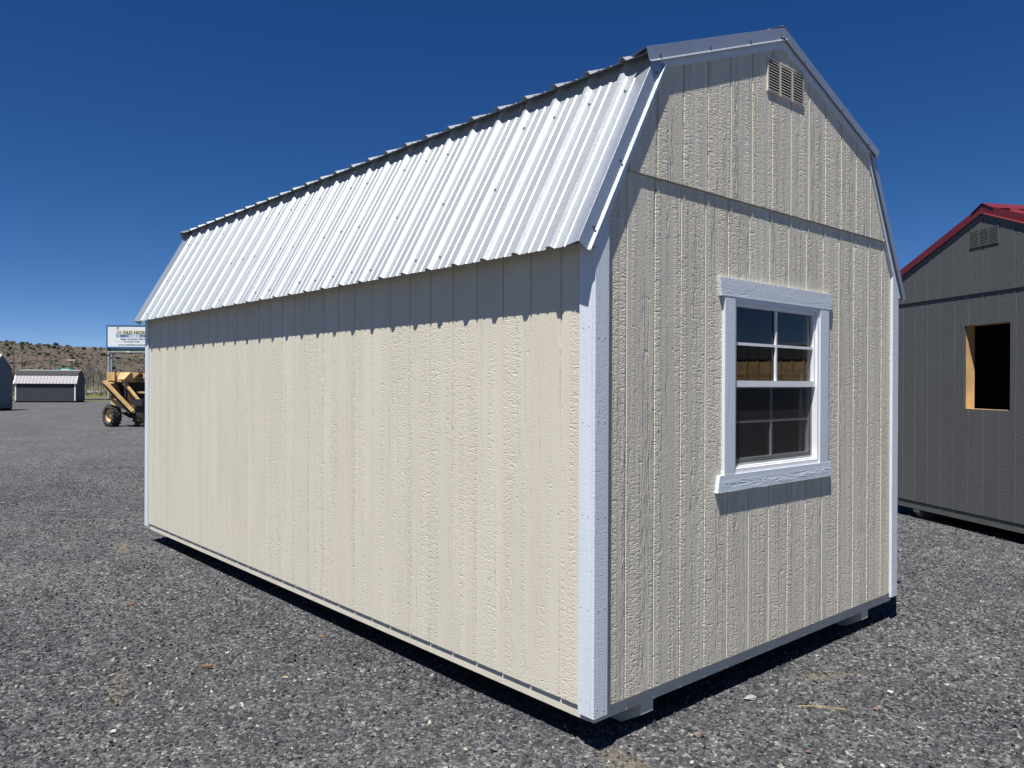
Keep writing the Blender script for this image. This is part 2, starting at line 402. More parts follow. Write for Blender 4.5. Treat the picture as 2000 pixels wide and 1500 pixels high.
o = bpy.data.objects.new('ground', me); col.objects.link(o); o['kind'] = 'structure'
bmesh.ops.delete(bmh, geom=[f for f in bmh.faces if math.hypot(f.calc_center_median().x-CAM.x, f.calc_center_median().y-CAM.y) <= 235], context='FACES')
me2 = bpy.data.meshes.new('hills'); bmh.to_mesh(me2); bmh.free(); me2.materials.append(M['hill'])
o = bpy.data.objects.new('hills', me2); col.objects.link(o); o['kind'] = 'structure'

# camera-facing frame for the far things: local x = to the right, y = away
rH = Vector((math.cos(YAW), -math.sin(YAW), 0)); fH = Vector((math.sin(YAW), math.cos(YAW), 0))
def ray(px, py): return fw+r2*(px-1000)/1545.8+u2*(750-py)/1545.8
def at_depth(px, py, d):
    v = ray(px, py); return CAM+v*d
def on_ground(px, py, z=GZ):
    v = ray(px, py); return CAM+v*((z-CAM.z)/v.z)

# the road beyond the lot
a = CAM+(fH*.93-rH*.36)*1.0
rd = MB()
d0 = (ray(190, 760)); d0.z = 0; d0.normalize(); side = Vector((d0.y, -d0.x, 0))
pts = []
for t in frange(-160, 160, 40):
    p = Vector((CAM.x, CAM.y, 0))+d0*92+side*t
    for q, wv in ((0, 0), (7, 0)):
        pp = p+d0*q; pts.append((pp.x, pp.y, hill_z(pp.x, pp.y)+.12))
for i in range(40): rd.f.append((2*i, 2*i+1, 2*i+3, 2*i+2)); rd.mi.append(0)
rd.v = pts
o = rd.build('road', M['road']); o['kind'] = 'structure'

# ------------------------------------------------------------------ gravel stones (uncountable): geometry nodes on a near patch
def stone_mat():
    m, nt, p = mat('crushed_stone')
    oi = N(nt, 'ShaderNodeObjectInfo'); r = N(nt, 'ShaderNodeValToRGB'); L(nt, oi.outputs['Random'], r.inputs[0])
    e = r.color_ramp.elements; r.color_ramp.interpolation = 'CONSTANT'
    e[0].position = 0; e[0].color = (.020, .022, .026, 1); e[1].position = .982; e[1].color = (.34, .32, .28, 1)
    for pos, c in ((.16, (.029, .031, .036)), (.36, (.040, .043, .048)), (.58, (.053, .056, .062)), (.76, (.072, .075, .081)), (.88, (.11, .112, .117)), (.945, (.20, .195, .18)), (.992, (.11, .085, .072))):
        k = e.new(pos); k.color = (*c, 1)
    tc = N(nt, 'ShaderNodeTexCoord')
    n1 = noise_node(nt, tc.outputs['Object'], 3.0, 4, .7)
    c = mixc(nt, 1, r.outputs[0], mixc(nt, mapr(nt, n1, .3, .7), (.78, .78, .78), (1.2, 1.2, 1.18)), 'MULTIPLY')
    ge = N(nt, 'ShaderNodeNewGeometry')
    lane = noise_node(nt, vecscale(nt, ge.outputs['Position'], (1.5, .35, 1)), .9, 4, .6)      # worn and fresher lanes
    c = mixc(nt, 1, c, mixc(nt, mapr(nt, lane, .32, .68), (.80, .80, .82), (1.28, 1.26, 1.22)), 'MULTIPLY')
    L(nt, c, p.inputs['Base Color']); p.inputs['Roughness'].default_value = .75; p.inputs['Specular IOR Level'].default_value = .3
    return m
M['stone'] = stone_mat()
px_ = frange(-9, 9.5, 92); py_ = frange(-3, 22, 124)
patch = grid('gravel', px_, py_, lambda x, y: g(x, y)-.002, M['gravel_lot'])
patch['kind'] = 'stuff'
att = patch.data.attributes.new('dens', 'FLOAT', 'POINT')
for i, v in enumerate(patch.data.vertices):
    d = math.hypot(v.co.x-CAM.x, v.co.y-CAM.y)
    q = 8200*(1-sstep(4.5, 8.5, d))+2600*sstep(4.5, 8.5, d)*(1-sstep(10, 21, d))
    q *= .75+.5*mnoise.noise((v.co.x*1.3, v.co.y*1.3, 1))
    rel = v.co-CAM; az = math.atan2(rel.x, rel.y)-YAW
    if abs(az) > R(48) and d > 1.5: q = 0
    if .35 < v.co.x < 2.9 and .45 < v.co.y < 5.8: q = 0
    for (x, y, l, wd) in DIRT:
        ang = math.atan2(.95, .35) if x < 1 else -.5
        dx, dy = v.co.x-x, v.co.y-y
        a1 = (dx*math.cos(ang)+dy*math.sin(ang))/l; b1 = (-dx*math.sin(ang)+dy*math.cos(ang))/wd
        k = math.hypot(a1, b1)
        q *= .12+.88*sstep(.5, 1.4, k)
    att.data[i].value = max(0, q)
def gravel_nodes():
    ng = bpy.data.node_groups.new('gravel_scatter', 'GeometryNodeTree')
    ng.interface.new_socket('Geometry', in_out='INPUT', socket_type='NodeSocketGeometry')
    ng.interface.new_socket('Geometry', in_out='OUTPUT', socket_type='NodeSocketGeometry')
    n = ng.nodes; l = ng.links
    gi = n.new('NodeGroupInput'); go = n.new('NodeGroupOutput')
    dp = n.new('GeometryNodeDistributePointsOnFaces'); dp.distribute_method = 'RANDOM'
    na_ = n.new('GeometryNodeInputNamedAttribute'); na_.data_type = 'FLOAT'; na_.inputs[0].default_value = 'dens'
    l.new(gi.outputs[0], dp.inputs['Mesh']); l.new(na_.outputs[0], dp.inputs['Density'])
    join = n.new('GeometryNodeJoinGeometry')
    for k in range(7):
        ico = n.new('GeometryNodeMeshIcoSphere'); ico.inputs['Radius'].default_value = 1; ico.inputs['Subdivisions'].default_value = 2
        sp = n.new('GeometryNodeSetPosition'); pos = n.new('GeometryNodeInputPosition')
        nz = n.new('ShaderNodeTexNoise'); nz.noise_dimensions = '4D'; nz.inputs['W'].default_value = 13.7*k; nz.inputs['Scale'].default_value = .9; nz.inputs['Detail'].default_value = 1
        sub = n.new('ShaderNodeVectorMath'); sub.operation = 'SUBTRACT'; sub.inputs[1].default_value = (.5, .5, .5)
        sc_ = n.new('ShaderNodeVectorMath'); sc_.operation = 'SCALE'; sc_.inputs['Scale'].default_value = 2.6
        l.new(nz.outputs['Color'], sub.inputs[0]); l.new(sub.outputs[0], sc_.inputs[0]); l.new(sc_.outputs[0], sp.inputs['Offset'])
        l.new(ico.outputs[0], sp.inputs['Geometry'])
        # keep few of the vertices, then their convex hull: faceted crushed rock
        dl = n.new('GeometryNodeDeleteGeometry'); dl.domain = 'POINT'
        rv = n.new('FunctionNodeRandomValue'); rv.data_type = 'BOOLEAN'; rv.inputs['Probability'].default_value = .66; rv.inputs['Seed'].default_value = 11+k
        l.new(sp.outputs[0], dl.inputs['Geometry']); l.new(rv.outputs[3], dl.inputs['Selection'])
        hull = n.new('GeometryNodeConvexHull'); l.new(dl.outputs[0], hull.inputs[0])
        tr = n.new('GeometryNodeTransform'); tr.inputs['Scale'].default_value = ((1, .7, .5), (1, .8, .7), (1.1, .6, .6), (.9, .9, .45), (1, .75, .85), (1.2, .7, .4), (.9, .8, .8))[k]
        l.new(hull.outputs[0], tr.inputs['Geometry'])
        sm = n.new('GeometryNodeSetMaterial'); sm.inputs['Material'].default_value = M['stone']; l.new(tr.outputs[0], sm.inputs['Geometry'])
        ss = n.new('GeometryNodeSetShadeSmooth'); ss.inputs['Shade Smooth'].default_value = False; l.new(sm.outputs[0], ss.inputs['Geometry'])
        g2i = n.new('GeometryNodeGeometryToInstance'); l.new(ss.outputs[0], g2i.inputs[0]); l.new(g2i.outputs[0], join.inputs[0])
    iop = n.new('GeometryNodeInstanceOnPoints'); iop.inputs['Pick Instance'].default_value = True
    l.new(dp.outputs['Points'], iop.inputs['Points']); l.new(join.outputs[0], iop.inputs['Instance'])
    rr_ = n.new('FunctionNodeRandomValue'); rr_.data_type = 'FLOAT_VECTOR'; rr_.inputs[0].default_value = (-.5, -.5, 0); rr_.inputs[1].default_value = (.5, .5, 6.283)
    l.new(rr_.outputs[0], iop.inputs['Rotation'])
    rs = n.new('FunctionNodeRandomValue'); rs.data_type = 'FLOAT'; rs.inputs['Seed'].default_value = 5
    pw = n.new('ShaderNodeMath'); pw.operation = 'POWER'; pw.inputs[1].default_value = 2.6; l.new(rs.outputs[1], pw.inputs[0])
    ma = n.new('ShaderNodeMath'); ma.operation = 'MULTIPLY_ADD'; ma.inputs[1].default_value = .0105; ma.inputs[2].default_value = .0048
    l.new(pw.outputs[0], ma.inputs[0]); l.new(ma.outputs[0], iop.inputs['Scale'])
    jo = n.new('GeometryNodeJoinGeometry'); l.new(iop.outputs[0], jo.inputs[0]); l.new(gi.outputs[0], jo.inputs[0])
    l.new(jo.outputs[0], go.inputs[0])
    return ng
md = patch.modifiers.new('scatter', 'NODES'); md.node_group = gravel_nodes()

# ------------------------------------------------------------------ sheet-metal rib profile
def rib_profile(y0, y1, first, pitch, tall=.019):
    """(y, height) across the sheet: tall ribs every pitch, two low stiffeners between"""
    ev = []
    k = -1
    while first+k*pitch < y1+pitch:
        c = first+k*pitch
        ev += [(c-.030, 0), (c-.024, .003), (c-.011, tall), (c+.011, tall), (c+.024, .003), (c+.030, 0)]
        for q in (.36, .64):
            m_ = c+q*pitch; ev += [(m_-.011, 0), (m_-.006, .0035), (m_+.006, .0035), (m_+.011, 0)]
        k += 1
    def h(y):
        for (a0, h0), (a1, h1) in zip(ev, ev[1:]):
            if a0 <= y <= a1: return h0+(h1-h0)*(y-a0)/(a1-a0) if a1 > a0 else h0
        return 0
    pr = [(y0, h(y0))]+[(y, hh) for y, hh in ev if y0+.001 < y < y1-.001]+[(y1, h(y1))]
    return pr
def slope_sheet(name, A, B, y0, y1, first, pitch, m, parent, nrm, thick=.0012):
    """corrugated sheet from A=(x,z) low edge to B=(x,z) high edge, nrm=(x,z) outward"""
    pr = rib_profile(y0, y1, first, pitch)
    mb = MB(); n = len(pr)
    for off in (0, -thick):
        for P in (A, B):
            for y, h in pr: mb.v.append((P[0]+nrm[0]*(h+off), y, P[1]+nrm[1]*(h+off)))
    for i in range(n-1):
        mb.f.append((i, i+1, n+i+1, n+i)); mb.f.append((2*n+i, 3*n+i, 3*n+i+1, 2*n+i+1))
        mb.f.append((i, 2*n+i, 2*n+i+1, i+1)); mb.f.append((n+i, n+i+1, 3*n+i+1, 3*n+i))
    mb.f += [(0, n, 3*n, 2*n), (n-1, 3*n-1, 4*n-1, 2*n-1)]
    mb.mi = [0]*len(mb.f)
    return mb.build(name, m, parent)
def screw_mesh():
    mb = MB()
    mb.tube((0, 0, 0), (0, 0, .002), .0075, .0070, 8, 1); mb.tube((0, 0, .002), (0, 0, .008), .0050, .0042, 6, 0)
    o = mb.build('screw', [M['screw'], M['washer']]); me = o.data; bpy.data.objects.remove(o); return me
SCREW = screw_mesh()
def screw(loc, nrm, parent):
    o = bpy.data.objects.new('screw', SCREW); col.objects.link(o); o.parent = parent; o.location = loc
    o.rotation_euler = Vector(nrm).to_track_quat('Z', 'Y').to_euler(); return o

def siding_boards(parent, m, region, u0, pitch, un, to3, depth=.0075, gap=.0045, ch=.0035, holes=(), name='siding_board', ubounds=None):
    """boards between vertical grooves. region: convex polygon in (u,v); to3(u,v,d) -> point, d = depth behind face"""
    ub = ubounds or (min(p[0] for p in region), max(p[0] for p in region))
    us = [ub[0]]+[u0+i*pitch for i in range(un) if ub[0]+.02 < u0+i*pitch < ub[1]-.02]+[ub[1]]
    for a, b in zip(us, us[1:]):
        ga = gap/2 if a > ub[0] else 0; gb = gap/2 if b < ub[1] else 0
        base = rect_clip(region, a+ga, b-gb)
        if not base: continue
        pcs = [base]
        for h in holes: pcs = [q for p in pcs for q in minus_rect(p, h)]
        if not pcs: continue
        ca = a+ga+(ch if ga else 0); cb = b-gb-(ch if gb else 0)
        for p in pcs:
            mb = MB()
            fr = [to3(min(max(u, ca), cb), v, 0) for u, v in p]
            bk = [to3(u, v, depth) for u, v in p]
            mb.prism(fr, bk)
            mb.build(name, m, parent)

def panel_with_holes(parent, name, m, region, holes, to3, d0, d1):
    pcs = [region]
    for h in holes: pcs = [q for p in pcs for q in minus_rect(p, h)]
    mb = MB()
    for p in pcs: mb.prism([to3(u, v, d0) for u, v in p], [to3(u, v, d1) for u, v in p])
    return mb.build(name, m, parent)

# ================================================================== THE CREAM SHED
shed = empty('lofted_barn_shed', 'large cream painted wooden barn shed with ribbed silver metal roof', 'shed', (0, 0, GZ))
class Off:                                          # parts are modelled in the siding frame; root sits on the ground
    pass
def P(o):                                           # reparent helper: keep world placement
    o.parent = shed; o.location = (0, 0, -GZ); return o
W, LEN = 3.096, 6.15
CX = W/2
EAVE, KNEE, RIDGE = (-.113, 2.038), (.4315, 3.024), (CX, 3.440)
UTR = (.33, 2.986)                                  # lower end of the upper rake trim
def mir(p): return (W-p[0], p[1])
I = .2032
# --- side wall (camera left)
side_wall = P(panel_with_holes(None, 'side_wall', M['cream_plain'], [(.03, 0), (LEN-.03, 0), (LEN-.03, 2.225), (.03, 2.225)], [], lambda u, v, d: (.018+d, u, v), .0072, .022))
siding_boards(side_wall, M['cream'], [(.020, 0), (LEN-.02, 0), (LEN-.02, 2.225), (.020, 2.225)], .2268, I, 29, lambda u, v, d: (.018+d, u, v))
# --- gable wall: lower sheet and proud upper sheet
WIN = (1.060, .955, 2.010, 1.900)
gl_region = [(.022, 0), (W-.022, 0), (W-.022, 2.205), (W-.127, 2.398), (.127, 2.398), (.022, 2.205)]
gable = P(panel_with_holes(None, 'gable_wall', M['cream_plain'], [(.03, 0), (W-.03, 0), (W-.03, 2.205), (W-.43, 2.93), (CX, 3.36), (.43, 2.93), (.03, 2.205)], [WIN], lambda u, v, d: (u, .018+d, v), .0072, .024))
siding_boards(gable, M['cream_gable'], gl_region, .2257, I, 14, lambda u, v, d: (u, .018+d, v), holes=[WIN], ubounds=(.022, W-.022))
gu_region = [(.13, 2.402), (W-.13, 2.402), (W-.425, 2.94), (CX, 3.37), (.425, 2.94)]
siding_boards(gable, M['cream_gable'], gu_region, .2276, I, 14, lambda u, v, d: (u, .0065+d, v), depth=.0165, name='upper_siding_board', ubounds=(.13, W-.13))
# --- hidden walls, floor, rim, skids
P(MB().build) if False else None
mb = MB(); mb.box(.03, LEN-.03, 0, W-.03, LEN-.012, 2.2); mb.prism([(.03, LEN-.03, 2.2), (W-.03, LEN-.03, 2.2), (W-.44, LEN-.03, 2.93), (CX, LEN-.03, 3.36), (.44, LEN-.03, 2.93)], [(.03, LEN-.012, 2.2), (W-.03, LEN-.012, 2.2), (W-.44, LEN-.012, 2.93), (CX, LEN-.012, 3.36), (.44, LEN-.012, 2.93)])
P(mb.build('back_wall', M['cream']))
mb = MB()
mb.box(W-.036, .045, 0, W-.018, 3.6, 2.22); mb.box(W-.036, 5.2, 0, W-.018, LEN-.04, 2.22); mb.box(W-.036, 3.6, 1.95, W-.018, 5.2, 2.22)  # unseen door gap, added to let some daylight into the interior
P(mb.build('right_wall', M['cream']))
mb = MB(); mb.box(.045, .05, .10, W-.05, LEN-.05, .12); P(mb.build('floor', M['osb']))
mb = MB(); mb.box(.030, .0635, -.06, .066, LEN-.075, .095); P(mb.build('rim_board', M['cream_plain']))
mb = MB(); mb.box(.034, .0300, -.06, W-.034, .0615, .095); P(mb.build('rim_board', M['cream_plain']))
mb = MB(); mb.box(W-.066, .062, -.06, W-.03, LEN-.075, .095); P(mb.build('rim_board', M['cream_plain']))
for x0 in (.365, W-.365-.092):
    mb = MB(); pr = [(.038, -.062), (.038, -.118), (.155, -.186), (LEN-.155, -.186), (LEN-.06, -.115), (LEN-.06, -.062)]
    mb.prism([(x0, y, z) for y, z in pr], [(x0+.092, y, z) for y, z in pr]); P(mb.build('skid', M['cream_plain']))
for y0 in [.5+.61*i for i in range(9)]:
    mb = MB(); mb.box(.07, y0, -.055, W-.07, y0+.04, .098); P(mb.build('floor_joist', M['wood']))
# --- corner boards
mb = MB(); mb.box(0, .0185, -.026, .0175, .096, 2.12); P(mb.build('corner_board', M['trim']))
mb = MB(); q = [(0, -.026), (.087, -.026), (.087, 2.176), (0, 2.018)]; mb.prism([(x, .0002, z) for x, z in q], [(x, .0177, z) for x, z in q]); P(mb.build('corner_board', M['trim']))
mb = MB(); q = [(W, -.026), (W-.089, -.026), (W-.089, 2.180), (W, 2.018)]; mb.prism([(x, .0002, z) for x, z in q], [(x, .0177, z) for x, z in q]); P(mb.build('corner_board', M['trim']))
mb = MB(); mb.box(0, LEN-.09, -.026, .0175, LEN, 2.12); P(mb.build('corner_board', M['trim']))
def nail_mesh():
    mb = MB(); mb.tube((0, 0, -.001), (0, 0, .0012), .0042, .0036, 7); o = mb.build('nail', M['nail']); me = o.data; bpy.data.objects.remove(o); return me
M['nail'] = plain('painted_nail_head', (.42, .45, .48), .5)
NAIL = nail_mesh()
def nail(loc, rot, parent):
    o = bpy.data.objects.new('nail', NAIL); col.objects.link(o); o.parent = parent; o.location = loc; o.rotation_euler = rot
nr = random.Random(5)
for cb in [o for o in shed.children if o.name.startswith('corner_board')]:
    xs_ = [v.co.x for v in cb.data.vertices]; ys_ = [v.co.y for v in cb.data.vertices]
    for z in [.03, .42, .83, 1.25, 1.66]:
        zz = z+nr.uniform(-.03, .03)
        if max(xs_)-min(xs_) > .05:
            for x in (min(xs_)+.022, max(xs_)-.022): nail((x+nr.uniform(-.004, .004), 0, zz+nr.uniform(-.01, .01)), (R(90), 0, 0), cb)
        else:
            for y in (min(ys_)+.022, max(ys_)-.022): nail((0, y+nr.uniform(-.004, .004), zz+nr.uniform(-.01, .01)), (0, R(-90), 0), cb)
for rb in [o for o in shed.children if o.name.startswith('rim_board')]:
    xs_ = [v.co.x for v in rb.data.vertices]
    if max(xs_)-min(xs_) > 1:
        for i in range(20): nail((.12+.15*i+nr.uniform(-.03, .03), .0298, -.022+nr.uniform(-.02, .012)), (R(90), 0, 0), rb)
# --- rake boards (under the metal trim)
def band(A, B, C, D, y0, y1, name, m):
    mb = MB(); mb.prism([(p[0], y0, p[1]) for p in (A, B, C, D)], [(p[0], y1, p[1]) for p in (A, B, C, D)]); return P(mb.build(name, m))
il, ik, ir = (.010, 2.030), (.490, 2.934), (CX, 3.322)
ol, ok_, orr = (-.092, 2.034), (.418, 2.978), (CX, 3.405)
for f in (lambda p: p, mir):
    band(f(ol), f(il), f(ik), f(ok_), -.0012, .0178, 'rake_board', M['trim_plain'])
    band(f(ok_), f(ik), f(ir), f(orr), -.0012, .0178, 'rake_board', M['trim_plain'])
# --- roof
def unit(a, b):
    d = Vector((b[0]-a[0], b[1]-a[1])); d.normalize(); return d
HOFF = -.021
def slope(A, B, side, name_sheet, y0, y1, first):
    d = unit(A, B); n = Vector((-d.y, d.x))
    if n.y < 0: n = -n
    A2 = (A[0]+n.x*HOFF, A[1]+n.y*HOFF); B2 = (B[0]+n.x*HOFF, B[1]+n.y*HOFF)
    cov = .2305*4; yy = y0; k = 0
    sheets = []
    cuts = [y0]+[first+.10+cov*i for i in range(9) if y0+.3 < first+.10+cov*i < y1-.1]+[y1]
    for a_, b_ in zip(cuts, cuts[1:]):
        lift = .0006*(k % 2)
        A3 = (A2[0]+n.x*lift, A2[1]+n.y*lift); B3 = (B2[0]+n.x*lift, B2[1]+n.y*lift)
        sheets.append(P(slope_sheet(name_sheet, A3, B3, a_, b_+.012, first, .2305, M['galv'], None, (n.x, n.y)))); k += 1
    return sheets, A2, B2, n, d, cuts
U_EDGE = (.355, 2.995)
lo = slope(EAVE, KNEE, 0, 'roof_panel', .006, 6.13, .187)
hi = slope(U_EDGE, RIDGE, 0, 'roof_panel', .004, 6.13, .170)
slope(mir(EAVE), mir(KNEE), 1, 'roof_panel', .006, 6.13, .187)
slope(mir(U_EDGE), RIDGE, 1, 'roof_panel', .004, 6.13, .170)
# screws on the lower slope: rows on the flats beside the ribs
sheets, A2, B2, n_, d_, cuts = lo
Ls = math.hypot(B2[0]-A2[0], B2[1]-A2[1])
for i in range(26):
    y = .187+.2305*i-.052
    if y < .13: continue
    for s_ in (.075, .42, .80):
        if rnd.random() < .38: continue
        yy = y+rnd.uniform(-.008, .008); ss = s_*Ls+rnd.uniform(-.01, .01)
        k = max(j for j in range(len(sheets)) if cuts[j] <= yy)
        screw((A2[0]+d_.x*ss+n_.x*.0008, yy, A2[1]+d_.y*ss+n_.y*.0008), (n_.x, 0, n_.y), sheets[k])
# rake trim: bent sheet, flange on the roof, face down the gable, kicked hem
def rake_trim(A, B, dirn, name='rake_trim', yf=-.004, sgn=1, screws=3, m=None, face=.060, flange=.095):
    d = unit(A, B); n = Vector((-d.y, d.x))
    if n.y < 0: n = -n
    sec = [(flange, -.019), (flange, -.0165), (.004, .001), (0, 0), (-.0005, -face), (-.0115, -face-.011), (-.0125, -face-.009)]
    inn = [(flange, -.0203), (flange, -.018), (.0045, -.0008), (.0014, -.002), (.001, -face-.0004), (-.0110, -face-.0122), (-.0132, -face-.0098)]
    mb = MB(); k = len(sec)
    for S in (A, B):
        for lst in (sec, inn):
            for (yy, h) in lst: mb.v.append((S[0]+n.x*h, yf+yy*sgn, S[1]+n.y*h))
    for i in range(k-1):
        mb.f += [(i, i+1, 2*k+i+1, 2*k+i), (k+i, 3*k+i, 3*k+i+1, k+i+1), (i, k+i, k+i+1, i+1), (2*k+i, 2*k+i+1, 3*k+i+1, 3*k+i)]
    mb.f += [(0, 2*k, 3*k, k), (k-1, 2*k-1, 4*k-1, 3*k-1)]
    mb.mi = [0]*len(mb.f)
    o = P(mb.build(name, m or M['galv_trim']))
    return o, d, n
def trim_screws(o, A, B, n, ts, yf=-.0045):
    for t in ts:
        screw((A[0]+(B[0]-A[0])*t-n.x*.047, yf-.0005, A[1]+(B[1]-A[1])*t-n.y*.047), (0, -1, 0), o)
LT = (KNEE[0]-.028, KNEE[1]-.051)
for f, tl, tu in ((lambda p: p, (.10, .44, .93), (.07, .40, .70, .96)), (mir, (.12, .45, .92), (.12, .42, .80))):
    A, B = f(EAVE), f(LT); o, d, n = rake_trim(A, B, 0); trim_screws(o, A, B, n, tl)
    A, B = f(UTR), RIDGE; o, d, n = rake_trim(A, B, 0, yf=-.0065); trim_screws(o, A, B, n, tu, -.007)
    A, B = f(EAVE), f(LT); rake_trim(A, B, 0, yf=6.142, sgn=-1)
    A, B = f(UTR), RIDGE; rake_trim(A, B, 0, yf=6.145, sgn=-1)
# ridge cap
mb = MB(); s1 = .373; hw = .15
sec = [(-hw-.012, -(hw+.012)*s1-.006), (-hw, -hw*s1+.002), (-.02, -.02*s1+.008), (0, .012), (.02, -.02*s1+.008), (hw, -hw*s1+.002), (hw+.012, -(hw+.012)*s1-.006)]
low = [(x, z-.0022) for x, z in sec]; k = len(sec)
for yy, dz in ((-.006, .002), (.10, .006), (.13, .0), (6.15, .0)):
    for lst in (sec, low):
        for x, z in lst: mb.v.append((CX+x, yy, RIDGE[1]+z+dz))
for q in range(3):
    b0, b1 = q*2*k, (q+1)*2*k
    for i in range(k-1):
        mb.f += [(b0+i, b0+i+1, b1+i+1, b1+i), (b0+k+i, b1+k+i, b1+k+i+1, b0+k+i+1)]
for i in range(k-1): mb.f += [(i, k+i, k+i+1, i+1)]
mb.mi = [0]*len(mb.f)
P(mb.build('ridge_cap', M['galv_trim']))

# --- gable vent
vent = P(MB().build('gable_vent', M['cream_plain'])) if False else None
VX0, VX1, VZ0, VZ1 = 1.385, 1.778, 3.047, 3.235
def gable_vent(px0, px1, pz0, pz1, yface, m, darkm, par, to, slats=11):
    mb = MB(); fr = .009; wcol = (px1-px0-2*fr-2*.020)/3
    def bx(a, b, c, d, e, f_, mb_): mb_.prism([to(a, b, c), to(d, b, c), to(d, b, f_), to(a, b, f_)], [to(a, e, c), to(d, e, c), to(d, e, f_), to(a, e, f_)])
    y0 = yface-.008
    bx(px0, y0, pz0, px1, yface, pz0+fr, mb); bx(px0, y0, pz1-fr, px1, yface, pz1, mb)
    bx(px0, y0, pz0+fr, px0+fr, yface, pz1-fr, mb); bx(px1-fr, y0, pz0+fr, px1, yface, pz1-fr, mb)
    xc = px0+fr
    cols = []
    for k in range(3):
        cols.append((xc, xc+wcol)); xc += wcol
        if k < 2: bx(xc, y0+.001, pz0+fr, xc+.020, yface, pz1-fr, mb); xc += .020
    o = par(mb.build('gable_vent', m))
    bk = MB(); bx(px0+.004, yface-.0025, pz0+.004, px1-.004, yface-.0008, pz1-.004, bk); b_ = bk.build('vent_mesh', darkm); b_.parent = o
    h = (pz1-pz0-2*fr)/slats
    for (a, b) in cols:
        for i in range(slats):
            z = pz0+fr+h*i; sl = MB()
            sl.prism([to(a, y0-.0015, z+h*.05), to(b, y0-.0015, z+h*.05), to(b, y0-.0015, z+h*.22), to(a, y0-.0015, z+h*.22)],
                     [to(a, yface-.0035, z+h*.55), to(b, yface-.0035, z+h*.55), to(b, yface-.0035, z+h*.62), to(a, yface-.0035, z+h*.62)])
            s_ = sl.build('louvre', m); s_.parent = o
    return o
gable_vent(VX0, VX1, VZ0, VZ1, .0062, M['cream_plain'], M['dark'], P, lambda x, y, z: (x, y, z))

# --- window
win = P(empty('window', '', ''))
for k_ in ('label', 'category'): del win[k_]
def wpart(name, m, boxes, extra=None):
    mb = MB()
    for b in boxes: mb.box(*b)
    o = mb.build(name, m, win); return o
mb = MB(); mb.prism([(.953, -.0035, 1.889), (2.122, -.0035, 1.889), (2.137, -.0035, 1.982), (.938, -.0035, 1.982)], [(.953, .0178, 1.889), (2.122, .0178, 1.889), (2.137, .0178, 1.982), (.938, .0178, 1.982)]); mb.build('head_casing', M['trim_h'], win)
mb = MB(); mb.prism([(.925, -.0035, .874), (2.122, -.0035, .874), (2.121, -.0035, .962), (.942, -.0035, .962)], [(.925, .0178, .874), (2.122, .0178, .874), (2.121, .0178, .962), (.942, .0178, .962)]); mb.build('sill_casing', M['trim_h'], win)
wpart('side_casing', M['trim'], [(.985, -.002, .9625, 1.078, .0178, 1.8885)])
wpart('side_casing', M['trim'], [(1.990, -.002, .9625, 2.095, .0178, 1.8885)])
x0, x1, z0, z1 = 1.0785, 1.9895, .963, 1.888
wpart('window_frame', M['vinyl'], [(x0, .006, z0, x1, .075, z0+.024), (x0, .006, z1-.024, x1, .075, z1), (x0, .006, z0+.024, x0+.020, .075, z1-.024), (x1-.020, .006, z0+.024, x1, .075, z1-.024),
      (x0+.020, .018, z0+.024, x1-.020, .075, z0+.034)])
def sash(name, xa, xb, za, zb, y, rail, botrail, mul, hmul):
    r = wpart(name, M['vinyl'], [(xa, y, za, xb, y+.026, za+botrail), (xa, y, zb-rail, xb, y+.026, zb), (xa, y, za+botrail, xa+rail, y+.026, zb-rail), (xb-rail, y, za+botrail, xb, y+.026, zb-rail)])
    gx0, gx1, gz0, gz1 = xa+rail, xb-rail, za+botrail, zb-rail
    mid = (gx0+gx1)/2; mz = gz0+(gz1-gz0)*hmul
    wpart('muntin', M['vinyl'], [(mid-mul/2, y+.005, gz0, mid+mul/2, y+.016, gz1)])
    wpart('muntin', M['vinyl'], [(gx0, y+.006, mz-mul/2, mid-mul/2, y+.0155, mz+mul/2), (mid+mul/2, y+.006, mz-mul/2, gx1, y+.0155, mz+mul/2)])
    for (a, b) in ((gx0, mid), (mid, gx1)):
        for (c, d) in ((gz0, mz), (mz, gz1)):
            pm = MB(); pm.prism([(a-.002, y+.0175, c-.002), (b+.002, y+.0175, c-.002), (b+.002, y+.0175, d+.002), (a-.002, y+.0175, d+.002)], [(a-.002, y+.0205, c-.002), (b+.002, y+.0205, c-.002), (b+.002, y+.0205, d+.002), (a-.002, y+.0205, d+.002)])
            pm.build('pane', M['glass'], win)
sash('upper_sash', x0+.021, x1-.021, 1.418, z1-.025, .020, .018, .034, .015, .50)
sash('lower_sash', x0+.021, x1-.021, z0+.035, 1.434, .047, .024, .034, .014, .52)
mb = MB(); mb.poly([(x0+.022, .043, z0+.036), (x1-.022, .043, z0+.036), (x1-.022, .043, 1.416), (x0+.022, .043, 1.416)]); mb.build('insect_screen', M['screen'], win)
wpart('screen_frame', plain('screen_frame_grey', (.30, .31, .33), .5), [(x0+.0215, .0385, z0+.0345, x0+.032, .0425, 1.416), (x1-.032, .0385, z0+.0345, x1-.0215, .0425, 1.416), (x0+.032, .0385, z0+.0345, x1-.032, .0425, z0+.045)])
